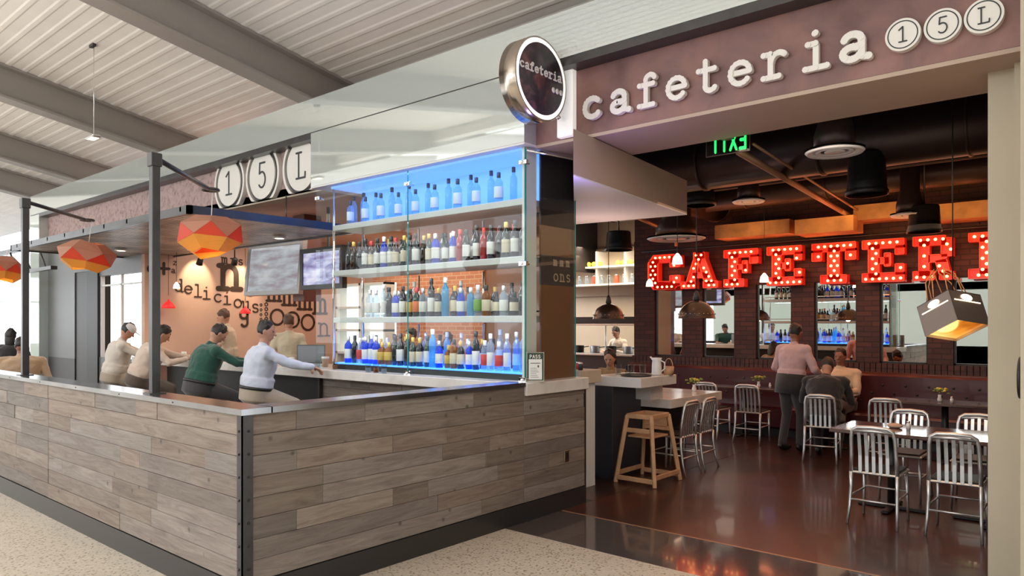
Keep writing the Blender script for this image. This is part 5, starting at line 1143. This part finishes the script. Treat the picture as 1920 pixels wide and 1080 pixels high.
    for s in (-1, 1):
        s1.cap(sh[s], el[s], .060, .050) if sleeves == 'long' else s1.cap(sh[s], sh[s]+(el[s]-sh[s])*.62, .060, .058)
        if sleeves == 'long': s1.cap(el[s], wr[s]-(wr[s]-el[s])*.08, .048, .036)
    if collar: s1.cap(N-u2*.01, N+u2*.02, .066, .062)
    so_ = finish(s1, 'shirt', shirt, r, .0125); dm = so_.modifiers.new('folds', 'DISPLACE'); dm.texture = FOLD; dm.strength = .030; dm.mid_level = .42; dm.texture_coords = 'GLOBAL'
    tr2 = MB(); tr2.ell(P-u*.045, (.170*b, .132*b, .12), R=Matrix((rt, f0, u)).transposed()); tr2.loft([(P-u*.10, rt, f0, .165*b, .128*b), (P+u*.035, rt, f0, .176*b, .133*b)], 20)
    for s in (-1, 1): tr2.cap(hip[s], kn[s], .093*b, .066); tr2.cap(kn[s], an[s]+Vector((0, 0, .02)), .064, .056)
    finish(tr2, 'trousers', pants, r, .0135)
    if belt: MB().loft([(P+u*.03, rt, f0, .181*b, .138*b), (P+u*.062, rt, f0, .179*b, .136*b)], 24).out('belt', M['black'], r)
    for s in (-1, 1):
        sb = MB(); sb.ell(an[s]+Vector((0, .06, -.05)), (.045, .125, .042)); sb.ell(an[s]+Vector((0, -.02, -.02)), (.04, .055, .05)); finish(sb, 'shoe', M['black'], r, .012)
    hm = MB(); hm.ell(H+hu*.030-hf*.020, (.082, .094, .100), 18, 12, R=RH3)
    for s in (-1, 1): hm.ell(H+hr*s*.06-hf*.02+hu*.0, (.022, .045, .05), R=RH3)
    if long_hair: hm.ell(H-hf*.055-hu*.08, (.085, .055, .15), R=RH3); hm.ell(H-hf*.03+hu*.01, (.092, .09, .10), R=RH3)
    rr_ = random.Random(label)
    for i in range(14):
        a = rr_.uniform(0, 6.28); e_ = rr_.uniform(.2, 1.4); q = H+hu*.03-hf*.02+(hr*math.cos(a)*math.cos(e_)*.078+hf*math.sin(a)*math.cos(e_)*.088+hu*math.sin(e_)*.094); hm.ell(q, .02, 8, 5)
    finish(hm, 'hair', M[hair], r, .010, 2)
    if cap:
        cm = MB(); cm.ell(H+hu*.045-hf*.006, (.089, .103, .082), 18, 12, R=RH3); cm.ell(H+hu*.045+hf*.12, (.066, .07, .009), R=RH3); finish(cm, 'cap', cap, r, .009, 2)
    for s in (-1, 1): MB().ell(H+hr*s*.030+hf*.083+hu*.010, (.013, .008, .007), 10, 6, R=RH3).out('eye', M['ink'], r)
    MB().ell(H+hf*.0885-hu*.058, (.022, .006, .005), 10, 6, R=RH3).out('mouth', M['lip'], r)
    if apron:
        ap = MB(); ap.loft([(P-u*.16, rt, f0, .186*b, .15*b), (P-u*.05, rt, f0, .186*b, .155*b), (P+u*.11, rt, f0, .180*b, .138*b)], 24); ap.out('apron', apron, r)
    return r
M['lip'] = mat('lip', (.35, .12, .09), .5)
cl = lambda n, c: mat(n, c, .85, bump=.25, bscale=18, sheen=.3)
blue, greens, cream_, whitec = cl('pale_blue_cotton', (.60, .63, .72), ), cl('bottle_green_cotton', (.012, .075, .05)), cl('cream_cotton', (.66, .52, .42)), cl('offwhite_cotton', (.68, .60, .52))
khaki, dark_t, navy, olive, tanc, pink, coat = cl('khaki_twill', (.42, .34, .26)), cl('charcoal_twill', (.05, .045, .045)), cl('navy_twill', (.03, .035, .05)), cl('olive_brown_twill', (.10, .07, .05)), cl('tan_stripe_knit', (.42, .28, .17)), cl('dusty_pink_cotton', (.58, .38, .38)), cl('black_wool', (.018, .015, .016))
seat = .89
person('man in light blue shirt and belt, seated at the bar nearest the bottles', (-7.5, 4.33, 0), -.35, seat+.10, lean=8, hpitch=4, hyaw=-25, LH=(-.02, .55, 1.27), RH=(.30, .56, 1.27), shirt=blue, pants=khaki, belt=1, bulk=1.36, vox=.009)
person('man in dark green shirt leaning over the bar', (-8.78, 4.30, 0), -.15, seat+.10, lean=15, hpitch=26, hyaw=-5, LH=(-.12, .62, 1.27), RH=(.28, .60, 1.27), shirt=greens, pants=dark_t, belt=1, bulk=1.4, vox=.009)
person('man in cream shirt hunched over his plate at the bar', (-10.5, 4.30, 0), -.4, seat+.10, lean=21, hpitch=18, LH=(-.05, .66, 1.27), RH=(.26, .60, 1.27), shirt=cream_, pants=olive, bulk=1.4)
person('man in a white cap and off-white shirt, farthest along the bar', (-11.5, 4.34, 0), -.3, seat+.10, lean=11, hpitch=26, LH=(-.1, .60, 1.27), RH=(.2, .58, 1.27), shirt=whitec, pants=khaki, cap=cl('white_cap', (.72, .70, .68)), bulk=1.35)
p = U(432, 600, Y=5.95); person('bartender in beige t-shirt standing behind the bar looking down', (p.x, 5.95, .24), 2.4, .95, lean=6, hpitch=16, stand=True, LH=(-.12, .34, 1.12), RH=(.18, .36, 1.12), shirt=cl('beige_jersey', (.55, .45, .33)), pants=dark_t, sleeves='short', hair='hairbr')
p = U(541, 620, Y=6.1); person('bartender in sage t-shirt behind the laptop', (p.x, 6.1, .24), .9, .90, lean=4, stand=True, shirt=cl('sage_jersey', (.48, .42, .30)), pants=dark_t, sleeves='short', hair='hairbr', sc=.97)
p = U(46, 680, Y=3.4); person('seated person in tan striped top seen from behind at the far left', (p.x-.2, 3.4, 0), 1.2, .76, lean=10, hpitch=10, shirt=tanc, pants=dark_t, bulk=1.5, skin='skin2', feet=((-.12, .4, .09), (.12, .4, .09)))
p = U(8, 660, Y=4.0); person('person with long dark hair and dark top at the left edge', (p.x+.3, 4.0, 0), 1.0, .86, lean=6, shirt=coat, pants=dark_t, bulk=1.3, long_hair=True, hair='hairb', feet=((-.12, .4, .2), (.12, .4, .2)))
for (x, y, l) in ((U(46, 680, Y=3.4).x, 3.4, 'low dark stool under the person in the tan striped top'),):
    dup(st, (x-.2, y, 0), label=l, scale=(1, 1, .78))
p = U(8, 660, Y=4.0); dup(st, (p.x+.3, 4.0, 0), label='dark stool under the long haired person at the left edge', scale=(1, 1, .88))
# people in the dining room
person('waiter in dusty pink shirt with black waist apron, seen from behind', (-3.62, 10.15, 0), -.35, .95, lean=6, hpitch=10, stand=True, stride=.06, LH=(-.2, .22, 1.0), RH=(.26, .3, 1.02), shirt=pink, pants=cl('grey_trousers', (.045, .04, .037)), apron=coat, belt=None, skin='skin2', bulk=1.2)
person('seated man in a cream shirt facing the entrance from the banquette', (-3.33, 11.42, 0), PI-.05, .58, lean=4, LH=(-.14, .36, .80), RH=(.14, .36, .80), shirt=cl('warm_white_shirt', (.70, .56, .40)), pants=dark_t, bulk=1.3, skin='skin2', feet=((-.12, .42, .09), (.12, .42, .09)))
person('person in a black coat seated with back to the entrance, right of the waiter', (-3.06, 9.72, 0), .15, .60, lean=26, hpitch=22, LH=(-.16, .5, .80), RH=(.16, .5, .80), shirt=coat, pants=coat, bulk=1.3, feet=((-.12, .4, .09), (.12, .4, .09)))
person('woman with long hair seated behind the host stand', (-5.78, 9.0, 0), PI+.3, .60, lean=12, hpitch=10, LH=(-.1, .3, .8), RH=(.12, .3, .8), shirt=cl('ochre_top', (.30, .18, .08)), pants=dark_t, long_hair=True, feet=((-.12, .4, .09), (.12, .4, .09)))
cc = dup(ch0, (-5.78, 9.0, 0), PI+.3, 'aluminium chair under the woman behind the host stand')
person('cook in white jacket bending over the kitchen pass', (-8.45, 13.5, 0), PI-.2, .95, lean=12, hpitch=16, stand=True, LH=(-.2, .4, 1.2), RH=(.2, .4, 1.2), shirt=whitec, pants=dark_t, sc=.98)
p = U(778, 640, Y=7.9); person('barback with dark curly hair seen between the bottles', (p.x, 7.9, 0), 2.9, .93, lean=6, stand=True, shirt=coat, pants=dark_t, sc=.97, bulk=1.05)
p = U(842, 650, Y=7.9); person('barback with short hair seen between the bottles, right of the other', (p.x, 7.9, 0), PI, .90, lean=4, stand=True, shirt=cl('maroon_top', (.2, .05, .05)), pants=dark_t, sc=.95, hair='hairbr')
# plates and cups in front of the guests
for i, (x, l) in enumerate(((-8.65, 'green shirted man'), (-10.3, 'cream shirted man'), (-11.3, 'man in the white cap'))):
    pl = thing('dinner_plate', 'white plate of food on the bar in front of the %s' % l, 'plate', (x, 5.12, 1.226), group='plates on the bar'); MB().lathe([(.001, 0), (.07, 0), (.12, .015), (.125, .018), (.115, .018), (.07, .005), (.001, .005)], 28).out('dish', M['ceramic'], pl); mb = MB(); [mb.ell((random.uniform(-.04, .04), random.uniform(-.04, .04), .02), (.03, .02, .015), 8, 5) for _ in range(5)]; mb.out('food', M['pale'], pl)
for i, (px, l) in enumerate(((345, 'left of the green shirted man'), (418, 'right of the green shirted man'), (547, 'left of the laptop'))):
    x_ = UX(px, 5.25); g_ = thing('mug', 'pale mug on the bar %s' % l, 'mug', (x_, 5.25, 1.226)); MB().lathe([(.001, .0), (.036, 0), (.04, .1), (.036, .1), (.034, .01), (.001, .01)], 18).out('cup', M['ceramic'], g_); MB().tube([(.038, 0, .08), (.065, 0, .07), (.065, 0, .035), (.037, 0, .025)], .006, 6).out('handle', M['ceramic'], g_)
# light added under the canopy downlights, the last without a fixture
for (x, y) in ((-11.9, 4.6), (-11.0, 5.3), (-9.6, 4.9), (-8.6, 5.3), (-7.9, 4.3)):
    point('canopy_downlight', (x, y, 2.85), 14, (1, .82, .64), .05, 2.2)
